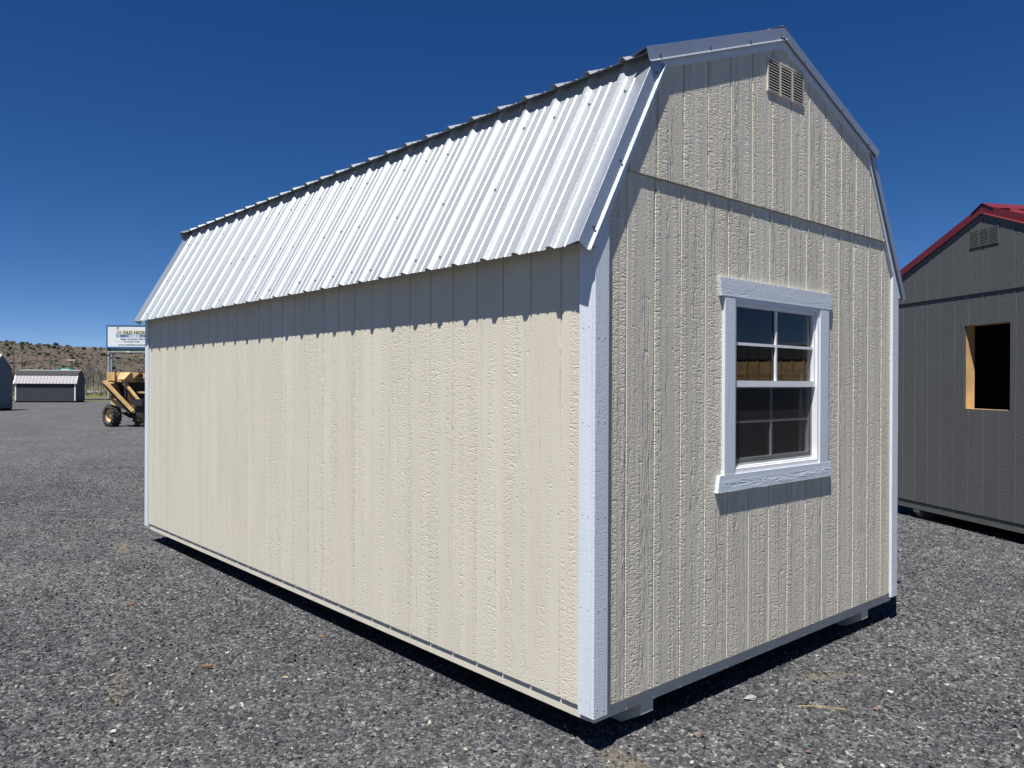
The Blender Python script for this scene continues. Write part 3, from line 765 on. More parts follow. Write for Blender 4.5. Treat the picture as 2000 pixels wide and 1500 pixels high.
# --- what shows through the window: loft edge, studs, rafters
mb = MB(); mb.box(.05, 3.00, 1.775, W-.05, 3.018, 1.935); P(mb.build('loft_edge_board', M['osb']))
mb = MB(); mb.box(.05, 2.99, 1.735, W-.05, 3.03, 1.774); P(mb.build('loft_beam', M['wood']))
mb = MB(); mb.box(.05, 3.02, 1.936, W-.05, LEN-.05, 1.95); P(mb.build('loft_floor', M['osb']))
mb = MB()
mb.box(.05, 5.9, .12, W-.05, 5.915, 1.60)
P(mb.build('back_lining', M['ply']))
for i in range(9):
    y = .45+.61*i
    for xa in (.042, W-.085):
        if xa > 1 and 3.5 < y < 5.2: continue
        mb = MB(); mb.box(xa, y, .12, xa+.045, y+.038, 2.2); P(mb.build('stud', M['wood']))
for xa in (1.015, 2.05):
    mb = MB(); mb.box(xa-.019, .044, .12, xa+.019, .132, 2.3); P(mb.build('stud', M['wood']))
for (xa, xb) in ((1.945, 1.900), (1.965, 1.915)):
    mb = MB(); mb.bar((xa, .10, 1.50), (xb, .085, .90), .006, .006); P(mb.build('blind_cord', M['vinyl']))

# ================================================================== THE GREY SHED WITH RED ROOF
O2 = Vector((6.9598, 1.5343, 0)); D2 = Vector((-.51747, -.85570, 0))
rz2 = math.atan2(D2.y, D2.x)
ZB2 = -.10
shed2 = empty('gabled_shed', 'charcoal grey gable shed with dark red roof and empty window opening', 'shed', (O2.x, O2.y, ZB2), rz2)
# local frame: x along the gable towards the camera's right, y into the shed (left of x), z up from base
def P2(o): o.parent = shed2; return o
zo = -ZB2
# facing: outward normal is local +y or -y?
inw = 1 if (Vector((-math.sin(rz2), math.cos(rz2), 0))).dot(Vector((CAM.x, CAM.y, 0))-O2) < 0 else -1
def t2(x, d, z): return (x, inw*d, z+zo)
X0, X1, AX = -.32, 2.745, 1.2125
def roofz(x): return 3.200-.392*abs(x-AX)
W2 = (.952, 1.186, 1.552, 2.048)
reg = [(X0, .11), (X1, .11), (X1, 2.374), (X0, 2.374)]
gw = P2(panel_with_holes(None, 'gable_wall', M['grey_plain'], [(X0, .13), (X1, .13), (X1, roofz(X1)-.06), (AX, roofz(AX)-.06), (X0, roofz(X0)-.06)], [W2], lambda u, v, d: t2(u, d, v), .0072, .022))
siding_boards(gw, M['grey'], reg, 0, I, 14, lambda u, v, d: t2(u, d, v), holes=[W2])
siding_boards(gw, M['grey'], [(X0, 2.368), (X1, 2.368), (X1, roofz(X1)-.05), (AX, roofz(AX)-.05), (X0, roofz(X0)-.05)], 0, I, 14, lambda u, v, d: t2(u, d-.012, v), depth=.018, name='upper_siding_board')
def box2(name, m, x0_, d0_, z0_, x1_, d1_, z1_, par=None):
    mb = MB(); mb.prism([t2(x0_, d0_, z0_), t2(x1_, d0_, z0_), t2(x1_, d0_, z1_), t2(x0_, d0_, z1_)], [t2(x0_, d1_, z0_), t2(x1_, d1_, z0_), t2(x1_, d1_, z1_), t2(x0_, d1_, z1_)])
    o = mb.build(name, m); o.parent = par or shed2; return o
D2L = 4.9
box2('side_wall', M['grey_plain'], X0+.001, .024, .11, X0+.02, D2L, roofz(X0)-.06)
box2('side_wall', M['grey_plain'], X1-.02, .024, .11, X1-.001, D2L, roofz(X1)-.06)
box2('back_wall', M['grey_plain'], X0+.021, D2L-.02, .11, X1-.021, D2L, 2.60)
box2('floor', M['ply'], X0+.03, .06, .15, X1-.03, D2L-.03, .17)
box2('rim_board', M['grey_plain'], X0+.005, .010, .022, X1-.005, .045, .128)
box2('rim_board', M['grey_plain'], X0+.005, .046, .022, X0+.04, D2L, .128); box2('rim_board', M['grey_plain'], X1-.04, .046, .022, X1-.005, D2L, .128)
for x_ in (.17, 2.1):
    mb = MB(); pr = [(.012, .021), (.012, -.012), (.09, -.10), (D2L, -.10), (D2L, .021)]
    mb.prism([t2(x_, y, z) for y, z in pr], [t2(x_+.10, y, z) for y, z in pr]); P2(mb.build('skid', M['grey_plain']))
# window opening framing
box2('window_stud', M['wood'], W2[0]-.030, .024, W2[1]-.05, W2[0]-.0005, .125, W2[3]+.05); box2('window_stud', M['wood'], W2[2]+.0005, .024, W2[1]-.05, W2[2]+.03, .125, W2[3]+.05)
box2('window_stud', M['wood'], W2[0]-.0004, .024, W2[1]-.04, W2[2]+.0004, .125, W2[1]-.0005); box2('window_stud', M['wood'], W2[0]-.0004, .024, W2[3]+.0005, W2[2]+.0004, .125, W2[3]+.04)
# roof
def roof2(sx):
    A = (AX+sx*1.75, roofz(AX+1.75)+.035); B = (AX, roofz(AX)+.035)
    d = unit(A, B); n = Vector((-d.y, d.x)); n = -n if n.y < 0 else n
    cuts = [-.015, .90, 1.82, 2.74, 3.66, 4.92]
    for a_, b_ in zip(cuts, cuts[1:]):
        pr = rib_profile(a_, b_, .19, .2286); mb = MB(); k = len(pr)
        for off in (0, -.0015):
            for Q in (A, B):
                for y, h in pr: mb.v.append(t2(Q[0]+n.x*(h+off), y, Q[1]+n.y*(h+off)))
        for i in range(k-1):
            mb.f += [(i, i+1, k+i+1, k+i), (2*k+i, 3*k+i, 3*k+i+1, 2*k+i+1)]
            mb.f += [(i, 2*k+i, 2*k+i+1, i+1), (k+i, k+i+1, 3*k+i+1, 3*k+i)]
        mb.f += [(0, k, 3*k, 2*k), (k-1, 3*k-1, 4*k-1, 2*k-1)]
        mb.mi = [0]*len(mb.f)
        P2(mb.build('roof_panel', M['red']))
    mb = MB()   # rake trim
    sec = [(.10, -.001), (-.020, .021), (-.0205, -.052), (-.034, -.062)]
    inn = [(.10, -.003), (-.018, .019), (-.0185, -.053), (-.033, -.0645)]
    k = len(sec)
    for Q in (A, B):
        for lst in (sec, inn):
            for (yy, h) in lst: mb.v.append(t2(Q[0]+n.x*h, yy, Q[1]+n.y*h))
    for i in range(k-1):
        mb.f += [(i, i+1, 2*k+i+1, 2*k+i), (k+i, 3*k+i, 3*k+i+1, k+i+1), (i, k+i, k+i+1, i+1), (2*k+i, 2*k+i+1, 3*k+i+1, 3*k+i)]
    mb.f += [(0, 2*k, 3*k, k), (k-1, 2*k-1, 4*k-1, 3*k-1)]; mb.mi = [0]*len(mb.f)
    P2(mb.build('rake_trim', M['red']))
    mb = MB()   # fascia board under it
    q = [(A[0]-n.x*.02, A[1]-n.y*.02), (B[0], B[1]-.022), (B[0], B[1]-.118), (A[0]-n.x*.108, A[1]-n.y*.108)]
    mb.prism([t2(u, -.016, v) for u, v in q], [t2(u, -.0125, v) for u, v in q]); P2(mb.build('rake_board', M['grey_plain']))
roof2(-1); roof2(1)
mb = MB(); zr = roofz(AX)+.035
for yy in (-.03, 4.93):
    for x, z in ((-.15, -.052), (0, .026), (.15, -.052), (.15, -.055), (0, .022), (-.15, -.055)): mb.v.append(t2(AX+x, yy, zr+z+.012))
for i in range(6): mb.f.append((i, (i+1) % 6, 6+(i+1) % 6, 6+i)); mb.mi.append(0)
mb.f += [(0, 1, 4, 5), (1, 2, 3, 4), (6, 7, 10, 11), (7, 8, 9, 10)]; mb.mi += [0]*4
P2(mb.build('ridge_cap', M['red']))
gable_vent(1.040, 1.420, 2.838, 3.010, -.0125, M['grey_plain'], M['dark'], P2, lambda x, y, z: t2(x, y, z), 9)

# ================================================================== far small barns
def far_barn(name, label, corner, alpha, Lg, Wd, hw_, hk, hr, e_in, white_posts=True, roofbright=None, kx=.24, wallm=None, lowm=None):
    """corner = ground point of the lower corner where long wall meets gable; long wall runs to the left (angle alpha), gable runs away"""
    root = empty(name, label, 'shed', (corner.x, corner.y, GZ), alpha)
    # local: x from 0 to -Lg along long wall (camera left), y away from camera = gable width
    def A(o): o.parent = root; return o
    prof = [(0, .10), (0, hw_), (Wd*kx*.62, hk), (Wd/2, hr), (Wd-Wd*kx*.62, hk), (Wd, hw_), (Wd, .10)]
    mb = MB(); mb.prism([(0, y, z) for y, z in prof], [(-.05, y, z) for y, z in prof]); A(mb.build('gable_wall', (wallm or M['fargrey'])))
    mb = MB(); mb.prism([(-Lg, y, z) for y, z in prof], [(-Lg+.05, y, z) for y, z in prof]); A(mb.build('gable_wall', (wallm or M['fargrey'])))
    mb = MB(); mb.box(-Lg+.051, .003, .10, -.051, .05, hw_+.05)
    k = int(Lg/.2032)
    A(mb.build('side_wall', (wallm or M['fargrey'])))
    mb = MB(); mb.box(-Lg+.051, Wd-.05, .10, -.051, Wd-.003, hw_+.05); A(mb.build('side_wall', (wallm or M['fargrey'])))
    mb = MB(); mb.box(-Lg+.03, .03, .0, -.03, .12, .10); mb.box(-Lg+.03, Wd-.12, 0, -.03, Wd-.03, .10); A(mb.build('skid', M['dark']))
    def sl(p, q, m, nm, ribs):
        d = Vector((q[0]-p[0], q[1]-p[1])).normalized(); n = Vector((-d.y, d.x)); n = -n if n.y < 0 else n
        pr = rib_profile(-Lg-.03, .03, -Lg+.1, .2286, .028) if ribs else [(-Lg-.03, 0), (.03, 0)]
        mb = MB(); kk = len(pr)
        for off in (.012, 0):
            for Q in (p, q):
                for x, h in pr: mb.v.append((x, Q[0]+n.x*(h+off), Q[1]+n.y*(h+off)))
        for i in range(kk-1): mb.f += [(i, i+1, kk+i+1, kk+i), (2*kk+i, 3*kk+i, 3*kk+i+1, 2*kk+i+1), (i, 2*kk+i, 2*kk+i+1, i+1), (kk+i, kk+i+1, 3*kk+i+1, 3*kk+i)]
        mb.f += [(0, kk, 3*kk, 2*kk), (kk-1, 3*kk-1, 4*kk-1, 2*kk-1)]; mb.mi = [0]*len(mb.f)
        return A(mb.build(nm, m))
    ev = (-.10, hw_-.10); kn = (Wd*kx*.62-.02, hk+.02); rg = (Wd/2, hr+.03); ku = (kn[0]-.05, kn[1]+.015)
    sl(ev, kn, lowm or M['farroof'], 'lower_roof', True); sl(ku, rg, roofbright or M['farshingle'], 'upper_roof', True)
    mr = lambda p: (Wd-p[0], p[1])
    sl(mr(ev), mr(kn), lowm or M['farroof'], 'lower_roof', True); sl(mr(ku), rg, roofbright or M['farshingle'], 'upper_roof', True)
    mb = MB(); mb.bar((-Lg-.03, Wd/2, hr+.06), (.03, Wd/2, hr+.06), .12, .05); A(mb.build('ridge_cap', M['farwhite']))
    if white_posts:
        for xx in (-.10, -Lg+.02):
            mb = MB(); mb.box(xx, -.018, .13, xx+.085, .002, hw_-.02); A(mb.build('corner_board', M['farwhite']))
        for xx in (.031, -Lg-.045):
            mb = MB(); mb.bar((xx+.007, ev[0], ev[1]), (xx+.007, kn[0], kn[1]), .014, .07, upv=(1, 0, 0)); A(mb.build('rake_trim', M['farwhite']))
    return root
def corner_at(px, py): p = on_ground(px, py); return Vector((p.x, p.y, 0))
c3 = corner_at(148, 786)
l3 = corner_at(27, 787)
ang3 = math.atan2((c3-l3).y, (c3-l3).x)
far_barn('barn_shed', 'low dark grey barn shed with white striped lower roof beyond the gravel', c3, ang3-R(21), (c3-l3).length*1.06, 2.0, 1.50, 2.0, 2.36, 0)
cL = corner_at(-19, 803.5)
far_barn('barn_shed', 'blue grey barn shed cut off by the left edge of the photo', cL, ang3-R(23), 4.9, 2.5, 1.75, 2.45, 2.98, 0, True, M['farwhite'], wallm=plain('blue_grey_barn_paint', (.11, .122, .145), .6, var=.08, vscale=2))

far_barn('barn_shed', 'brown wooden barn shed added out of view to the right, for the brown reflection in the window panes', Vector((16.5, -4.3, 0)), math.atan2(.866, .5), 6.0, 2.4, 1.75, 2.1, 2.45, 0, False, None, wallm=plain('brown_barn_boards', (.30, .19, .09), .7, var=.2, vscale=3), lowm=plain('tan_barn_roof', (.50, .34, .16), .7, var=.25, vscale=6))  # unseen barn, added to put a brown band into the pane reflections

# ================================================================== telescopic loader (yellow)
T0 = on_ground(222, 833); DT = (T0-CAM).dot(fw)
tele = empty('telehandler', 'yellow telescopic loader half hidden behind the far corner of the cream shed', 'loader', (T0.x, T0.y, GZ), -YAW)
S = DT/1545.8
def tl(px, py, off=0): return ((px-222)*S, off, (833-py)*S)
def quadbox(name, pts, y0, y1, m, par=tele):
    mb = MB(); mb.prism([tl(x, y, y0) for x, y in pts], [tl(x, y, y1) for x, y in pts]); o = mb.build(name, m); o.parent = par; return o
def cz(l): return [(a/5.769, 600+b/5.769) for a, b in l]
head = quadbox('boom_head', cz([(1247, 735), (1335, 732), (1335, 832), (1300, 822), (1250, 845)]), -.30, .45, M['yellow'])
quadbox('engine_cover', cz([(1340, 733), (1600, 735), (1590, 745), (1475, 850), (1340, 838)]), -.20, .60, M['yellow'])
cov = MB()
cov.prism([tl(*cz([(1412, 738)])[0], -.34), tl(*cz([(1518, 738)])[0], -.34), tl(*cz([(1470, 812)])[0], -.48), tl(*cz([(1395, 812)])[0], -.48)],
          [tl(*cz([(1412, 738)])[0], -.1), tl(*cz([(1518, 738)])[0], -.1), tl(*cz([(1470, 830)])[0], -.1), tl(*cz([(1395, 830)])[0], -.1)])
cov.build('sloping_cover', M['yellow'], tele)
pn = quadbox('boom', cz([(1519, 738), (1900, 745), (1900, 845), (1519, 835)]), .02, .50, M['yellow'])
quadbox('boom_slot', cz([(1537, 758), (1605, 758), (1600, 784), (1545, 784)]), .012, .024, M['black'])
def text(name, body, size, m, parent, loc, rot=(R(90), 0, 0), bold=0, xscale=1, align='LEFT', spacing=1, ext=.004):
    cu = bpy.data.curves.new(name, 'FONT'); cu.body = body; cu.size = size; cu.offset = bold; cu.align_x = align; cu.extrude = ext; cu.space_character = spacing; cu.resolution_u = 2
    o = bpy.data.objects.new(name, cu); col.objects.link(o)
    dg = bpy.context.evaluated_depsgraph_get(); me = bpy.data.meshes.new_from_object(o.evaluated_get(dg))
    bpy.data.objects.remove(o); me.materials.clear(); me.materials.append(m)
    o = bpy.data.objects.new(name, me); col.objects.link(o); o.parent = parent; o.location = loc; o.rotation_euler = rot; o.scale = (xscale, 1, 1); return o
a_ = tl(1530/5.769, 600+828/5.769)
text('lettering', 'Genie', .22, M['ink'], tele, (a_[0], .012, a_[2]), bold=.006, spacing=1.1)
# lift arm and cylinder
def arm(name, a, b, wd, dep, off, m):
    (ax, ay), (bx_, by) = cz([a, b]); mb = MB(); mb.bar(tl(ax, ay, off), tl(bx_, by, off), dep, wd*S/5.769, upv=(0, 0, 1)); o = mb.build(name, m); o.parent = tele; return o
arm('lift_arm', (1240, 832), (1564, 1166), 27, .14, -.42, M['yellow'])
arm('arm_underside', (1236, 858), (1530, 1186), 38, .12, -.36, M['black'])
mb = MB(); (ax, ay), (bx_, by) = cz([(1455, 862), (1640, 1085)]); mb.tube(tl(ax, ay, -.30), tl(bx_, by, -.30), .062, .062, 12); mb.build('hydraulic_cylinder', M['yellow'], tele)
mb = MB(); (ax, ay), (bx_, by) = cz([(1445, 850), (1474, 884)]); mb.tube(tl(ax, ay, -.30), tl(bx_, by, -.30), .082, .082, 12); mb.build('cylinder_end', M['yellow'], tele)
quadbox('chassis', cz([(1282, 1010), (1300, 1042), (1400, 1052), (1470, 1128), (1560, 1172), (1548, 1185), (1440, 1150), (1288, 1088)]), -.25, .35, M['yellow'])
quadbox('body_panel', cz([(1452, 950), (1490, 1035), (1540, 1040), (1562, 1130), (1552, 1168), (1450, 1040)]), -.10, .30, M['yellow'])
quadbox('mast_plate', cz([(1232, 845), (1290, 880), (1330, 985), (1440, 1120), (1450, 1155), (1292, 1094), (1262, 1010), (1236, 900)]), -.05, .25, M['yellow'])
quadbox('engine_block', cz([(1262, 850), (1640, 850), (1640, 1160), (1450, 1150), (1290, 1060)]), .36, .95, M['black'])
quadbox('fender', cz([(1500, 1032), (1660, 1032), (1660, 1105), (1575, 1105)]), -.40, .0, M['black'])
quadbox('guard_rail', cz([(1535, 948), (1660, 948), (1660, 968), (1540, 968)]), -.02, .05, M['yellow'])
quadbox('axle', cz([(1330, 1190), (1640, 1150), (1640, 1255), (1440, 1250)]), .15, .55, M['black'])
quadbox('counterweight', cz([(1570, 1110), (1660, 1110), (1660, 1240), (1572, 1235)]), -.30, .2, M['black'])
quadbox('engine_pipe', cz([(1362, 880), (1384, 880), (1384, 1040), (1362, 1040)]), .22, .32, M['steel'])
quadbox('cross_tube', cz([(1330, 838), (1480, 845), (1480, 868), (1340, 862)]), -.12, .1, M['black'])
for pts in (((1236, 870), (1262, 1000), (1284, 1088)), ((1250, 900), (1275, 985), (1290, 1080))):
    q = cz(pts); mb = MB()
    for u_, v_ in zip(q, q[1:]): mb.tube(tl(*u_, -.10), tl(*v_, -.10), .016, .016, 6)
    mb.build('hydraulic_hose', M['hose'], tele)
def wheel(px, py, off, rad, wid, steer):
    root = MB(); ax = Vector((-math.sin(steer), -math.cos(steer), 0))   # towards the viewer and left
    c = Vector(tl(px, py, off)); c.z = rad
    w_ = wid/2
    prof = [(rad*.60, w_*.62), (rad*.64, w_*.95), (rad*.80, w_*1.08), (rad*.93, w_*1.0), (rad*.965, w_*.8), (rad*.975, 0), (rad*.965, -w_*.8), (rad*.93, -w_), (rad*.8, -w_*1.08), (rad*.6, -w_*.9)]
    root.lathe(prof, c, ax, 28)
    ty = root.build('wheel', M['tyre'], tele, smooth=True)
    lug = MB(); u = ax.cross(Vector((0, 0, 1))).normalized(); t = u.cross(ax)
    for i in range(18):
        for sg in (1, -1):
            a = 2*math.pi*(i+.5*(sg > 0))/18
            r0 = u*math.cos(a)+t*math.sin(a); a2 = a+.26; r1 = u*math.cos(a2)+t*math.sin(a2)
            lug.bar(c+r0*rad*.985+ax*(w_*.98*sg), c+r1*rad*.975+ax*(w_*.02*sg), .05, .05, upv=tuple(r0))
    lug.build('tread', M['tyre'], ty)
    rm = MB(); rm.lathe([(rad*.615, w_*.70), (rad*.585, w_*.72), (rad*.545, w_*.35), (rad*.50, -.02), (rad*.30, -.04), (rad*.24, .02), (rad*.16, .03), (.001, .03)], c, ax, 24)
    rm.build('rim', M['yellow'], ty, smooth=True)
    hb = MB(); hb.tube(c+ax*.02, c+ax*.075, rad*.16, rad*.13, 12); hb.build('hub', M['steel'], ty)
wheel(219.5, 0, -.02, .385, .32, .62); wheel(283, 0, -.05, .385, .32, .15); wheel(243, 0, 1.55, .385, .32, .5)

# ================================================================== roadside business sign
SG = on_ground(213, 779); DS = (SG-CAM).dot(fw)
sign = empty('business_sign', 'white roadside sign with blue frame reading Old Hickory Sheds on a steel post', 'sign', (SG.x, SG.y, GZ), -YAW)
SS = DS/1545.8; base = Vector((SG.x, SG.y, GZ))
def sg(px, py, off=0): return ((px-213)*SS, off, (779-py)*SS)
def sbox(name, m, px0, py0, px1, py1, y0, y1, par=sign):
    a = sg(px0, py1); b = sg(px1, py0); mb = MB(); mb.box(a[0], y0, a[2], b[0], y1, b[2]); o = mb.build(name, m); o.parent = par; return o
PX0, PX1, PY0, PY1 = 207.5, 312, 634.5, 680
sbox('sign_face', M['signwhite'], PX0+2.2, PY0+2.2, PX1-2.2, PY1-2.8, -.02, .30)
fr = MB()
for q in ((PX0, PY0, PX1, PY0+2.4), (PX0, PY1-3, PX1, PY1), (PX0, PY0+2.4, PX0+2.4, PY1-3), (PX1-2.4, PY0+2.4, PX1, PY1-3)):
    a = sg(q[0], q[3]); b = sg(q[2], q[1]); fr.box(a[0], -.05, a[2], b[0], .33, b[2])
fr.build('sign_frame', M['signblue'], sign)
sbox('sign_post', M['steel'], 209.5, 686, 213.2, 779, .0, .16); sbox('sign_post', M['steel'], 213.6, 686, 217, 779, .10, .26)
sbox('sign_post', M['steel'], 298, 680, 304, 779, .0, .26)
sbox('sign_bracket', M['black'], 209, 680.2, 215.5, 686, .0, .26)
sbox('lower_panel', M['signgreen'], 215.8, 680.3, 300, 687, .05, .22)
mb = MB(); mb.tube(sg(203, 687.8, -.12), sg(306, 687.8, -.12), .035, .035, 8); mb.build('walkway_rail', M['steel'], sign)
sbox('walkway', M['black'], 217, 688.6, 304, 690.2, -.15, .25)
sbox('rail_tag', M['signwhite'], 249, 686, 255, 688.4, -.17, -.16)
# print on the face
yy = -.026
sbox('printed_band', M['inkcream'], 238, 644.5, 310, 653.2, -.0225, -.021); sbox('printed_band', M['inkblue'], 226.5, 653.6, 308, 658.8, -.0226, -.021)
def stext(body, px, py, hpx, m, wpx=None, bold=0, ext=.001, y=yy):
    p = sg(px, py); o = text('lettering', body, hpx*SS/.70, m, sign, (p[0], y, p[2]), bold=bold, ext=ext)
    if wpx:
        wd = max(v.co.x for v in o.data.vertices); o.scale = (wpx*SS/wd, 1, 1)
    return o
stext('OLD HICKORY', 240, 652.4, 5.7, M['ink'], 61, .014)
stext('SHEDS', 251, 658.3, 3.9, M['signwhite'], 22, .012)
for (a0, a1) in ((244, 249), (275.5, 281)): sbox('printed_rule', M['signwhite'], a0, 656.1, a1, 656.7, -.0240, -.0227)
stext('Sage Country Barns', 235.5, 663.6, 3.4, M['inkgrey'], 51, .010)
stext('AUTHORIZED DEALER', 241.5, 668.3, 2.2, M['inkgrey'], 32, .006)
for (a0, a1) in ((224, 239.5), (275, 291)): sbox('printed_rule', M['inkgrey'], a0, 666.9, a1, 667.3, -.0225, -.021)
stext('www.oldhickorysheds.com', 231.5, 674.6, 2.9, M['inkgrey'], 64, .008)
# emblem: simple figure in a hat with folded pale sleeves
em = MB()
def disc(cx_, cy_, rx, ry, y, m, n=14):
    c = [sg(cx_+rx*math.cos(2*math.pi*i/n), cy_+ry*math.sin(2*math.pi*i/n), y) for i in range(n)]
    em.prism(c, [(x, y2+.001, z) for x, y2, z in c], m)
disc(231.5, 649.5, 5.6, 4.9, -.0240, 1); disc(236.5, 649.5, 3.0, 3.3, -.0244, 1); disc(229.5, 642.6, 2.5, 2.3, -.0248, 1); disc(229.5, 640.9, 3.4, 1.1, -.0252, 0); disc(230, 640, 2.2, 1.2, -.0254, 0)
em.prism([sg(228.7, 645, -.0256), sg(232.4, 645, -.0256), sg(235, 658.5, -.0256), sg(228, 658.5, -.0256)], [sg(228.7, 645, -.0246), sg(232.4, 645, -.0246), sg(235, 658.5, -.0246), sg(228, 658.5, -.0246)], 2)
disc(235, 649.8, 1.6, 2.2, -.0260, 0)
em.build('emblem', [plain('emblem_grey', (.22, .25, .25), .6), M['inkcream'], plain('emblem_pale_blue', (.35, .45, .55), .6)], sign)

# ================================================================== beyond the lot: poles, green sign, trees, shrubs
def g3(px, d):                                     # ground point at depth d under pixel column px
    v = ray(px, 750); p = CAM+v*d; return Vector((p.x, p.y, hill_z(p.x, p.y)))
def px_h(d): return d/1545.8
def pole(name, label, px, pytop, d, r0, arms=(), group=None, cat='pole', m=None):
    p = g3(px, d); top = at_depth(px, pytop, d).z-p.z
    root = empty(name, label, cat, p, -YAW, group)
    mb = MB(); mb.tube((0, 0, 0), (0, 0, top), r0, r0*.6, 8); mb.build('post', m or M['polewood'], root)
    for (dz, hw2) in arms:
        mb = MB(); mb.box(-hw2, -.08, top-dz-.1, hw2, .08, top-dz+.1); mb.build('crossarm', m or M['polewood'], root)
    return root
pole('utility_pole', 'tall dark pole rising just left of the low grey barn shed', 26.5, 684, 130, .13)
pole('utility_pole', 'thin dark pole standing behind the left end of the striped roof', 43, 695, 150, .11)
pole('utility_pole', 'dark pole with short crossarm behind the middle of the striped roof', 98.5, 695, 150, .11, [(.9, .8)])
pole('utility_pole', 'faint thinner pole just right of the pole with the crossarm', 107.5, 701, 190, .12, [(.6, 1.2)])
pole('utility_pole', 'pole with wide crossarm among bare grey trees', 171.5, 703, 170, .16, [(1.0, 2.3)])
pole('utility_pole', 'slim bare pole right of the grey trees and left of the sign post', 197.5, 723, 120, .07)
pole('utility_pole', 'short thin pole above the yellow loader', 242.5, 710, 160, .08)
# pale tee-shaped canopy post
p = g3(140, 140); top = at_depth(140, 702, 140).z-p.z
rt_ = empty('light_mast', 'tall mast with a wide pale flat head above the green road sign', 'mast', p, -YAW)
mb = MB(); mb.tube((0, 0, 0), (0, 0, top-.25), .12, .10, 8); mb.build('post', M['polewood'], rt_)
mb = MB(); mb.box(-.75, -.25, top-.25, .72, .25, top); mb.build('lamp_head', plain('beige_metal', (.42, .36, .30), .6), rt_)
# green road sign
p = g3(127, 112); z0_ = at_depth(127, 727, 112).z-p.z; z1_ = at_depth(127, 718.6, 112).z-p.z
rs_ = empty('road_sign', 'green road sign showing above the striped roof of the low barn', 'sign', p, -YAW)
hw_ = 15*112/1545.8
mb = MB(); mb.box(-hw_, -.03, z0_, hw_, 0, z1_+.05); mb.build('sign_panel', M['roadgreen'], rs_)
mb = MB(); mb.box(-hw_*.5, -.036, z1_-.26, hw_*.55, -.031, z1_-.13); mb.build('printed_line', M['farwhite'], rs_)
for sx in (-.7, .7):
    mb = MB(); mb.box(hw_*sx-.06, .002, 0, hw_*sx+.06, .10, z1_); mb.build('post', M['polewood'], rs_)
p = g3(93, 118); zt_ = at_depth(93, 720.2, 118).z-p.z
rs2 = empty('road_sign', 'dark edge of a sign back behind the middle of the striped roof', 'sign', p, -YAW)
mb = MB(); mb.box(-.72, 0, zt_-.55, .72, .06, zt_); mb.build('sign_panel', M['black'], rs2)
mb = MB(); mb.box(-.05, .062, 0, .05, .14, zt_-.1); mb.build('post', M['polewood'], rs2)
# power-line pylon on the ridge
def ridge_pt(px, r=612):
    v = ray(px, 700); v.z = 0; v.normalize(); x = CAM.x+v.x*r; y = CAM.y+v.y*r; return Vector((x, y, hill_z(x, y)))
p = ridge_pt(14.5); py_ = empty('pylon', 'faint H-frame power pylon standing on the hill ridge', 'pylon', p, -YAW)
for sx in (-1.3, 1.3):
    mb = MB(); mb.tube((sx, 0, -1), (sx, 0, 4.6), .14, .11, 6); mb.build('post', M['steel'], py_)
mb = MB(); mb.box(-2.3, -.1, 3.6, 2.3, .1, 3.8); mb.build('crossarm', M['steel'], py_)

# foliage masters
def leaf_cloud(rx, ry, rz, n, size, seed, core=True):
    r = random.Random(seed); mb = MB()
    lobes = [(Vector((r.uniform(-.5, .5)*rx, r.uniform(-.5, .5)*ry, rz*r.uniform(.5, 1.25))), r.uniform(.4, .75)) for _ in range(6)]
    for _ in range(n):
        c, s = r.choice(lobes)
        while True:
            q = Vector((r.uniform(-1, 1), r.uniform(-1, 1), r.uniform(-1, 1)))
            if .35 < q.length < 1: break
        p = c+Vector((q.x*rx*s, q.y*ry*s, q.z*rz*s)); p.z = max(.04, p.z)
        a = Vector((r.uniform(-1, 1), r.uniform(-1, 1), r.uniform(-1, 1))).normalized(); b = a.orthogonal().normalized()
        k = size*r.uniform(.6, 1.4)
        mb.poly([p+a*k, p+b*k*.7, p-a*k, p-b*k*.7])
    return mb
def trunk_mesh(h, r_): mb = MB(); mb.tube((0, 0, -.3), (0, 0, h), r_, r_*.6, 6); return mb
mk = {}
def bush(kind, label, p, s, group, cat='bush', rz=0, name='juniper_bush'):
    if kind not in mk:
        seed = hash(kind[1]) % 100 if not isinstance(kind[1], int) else kind[1]
        cl = leaf_cloud(1, 1, .85, 420, .17, seed); o1 = cl.build('crown', M[kind[0]], fix=False); o2 = trunk_mesh(.7, .10).build('trunk', M['bark'])
        mk[kind] = (o1.data, o2.data); bpy.data.objects.remove(o1); bpy.data.objects.remove(o2)
    root = empty(name, label, cat, p, rz, group); root.scale = s if isinstance(s, tuple) else (s, s, s)
    for nm, me in zip(('crown', 'trunk'), mk[kind]):
        o = bpy.data.objects.new(nm, me); col.objects.link(o); o.parent = root
    return root
jr = random.Random(21)
for i in range(280):
    px = jr.uniform(-40, 300); v = ray(px, 700); v.z = 0; v.normalize()
    r = 612-330*(jr.random()**1.25)
    x = CAM.x+v.x*r; y = CAM.y+v.y*r; s = jr.choice([.5, .6, .8, .9, 1.1, 1.4])*jr.uniform(.75, 1.2)*r/640
    bush(('juniper', jr.randint(1, 4)), 'dark green juniper bush dotted on the brown hillside', Vector((x, y, hill_z(x, y)-.15)), (s, s, s*jr.uniform(.8, 1.35)), 'junipers on the brown hillside', rz=jr.uniform(0, 6))
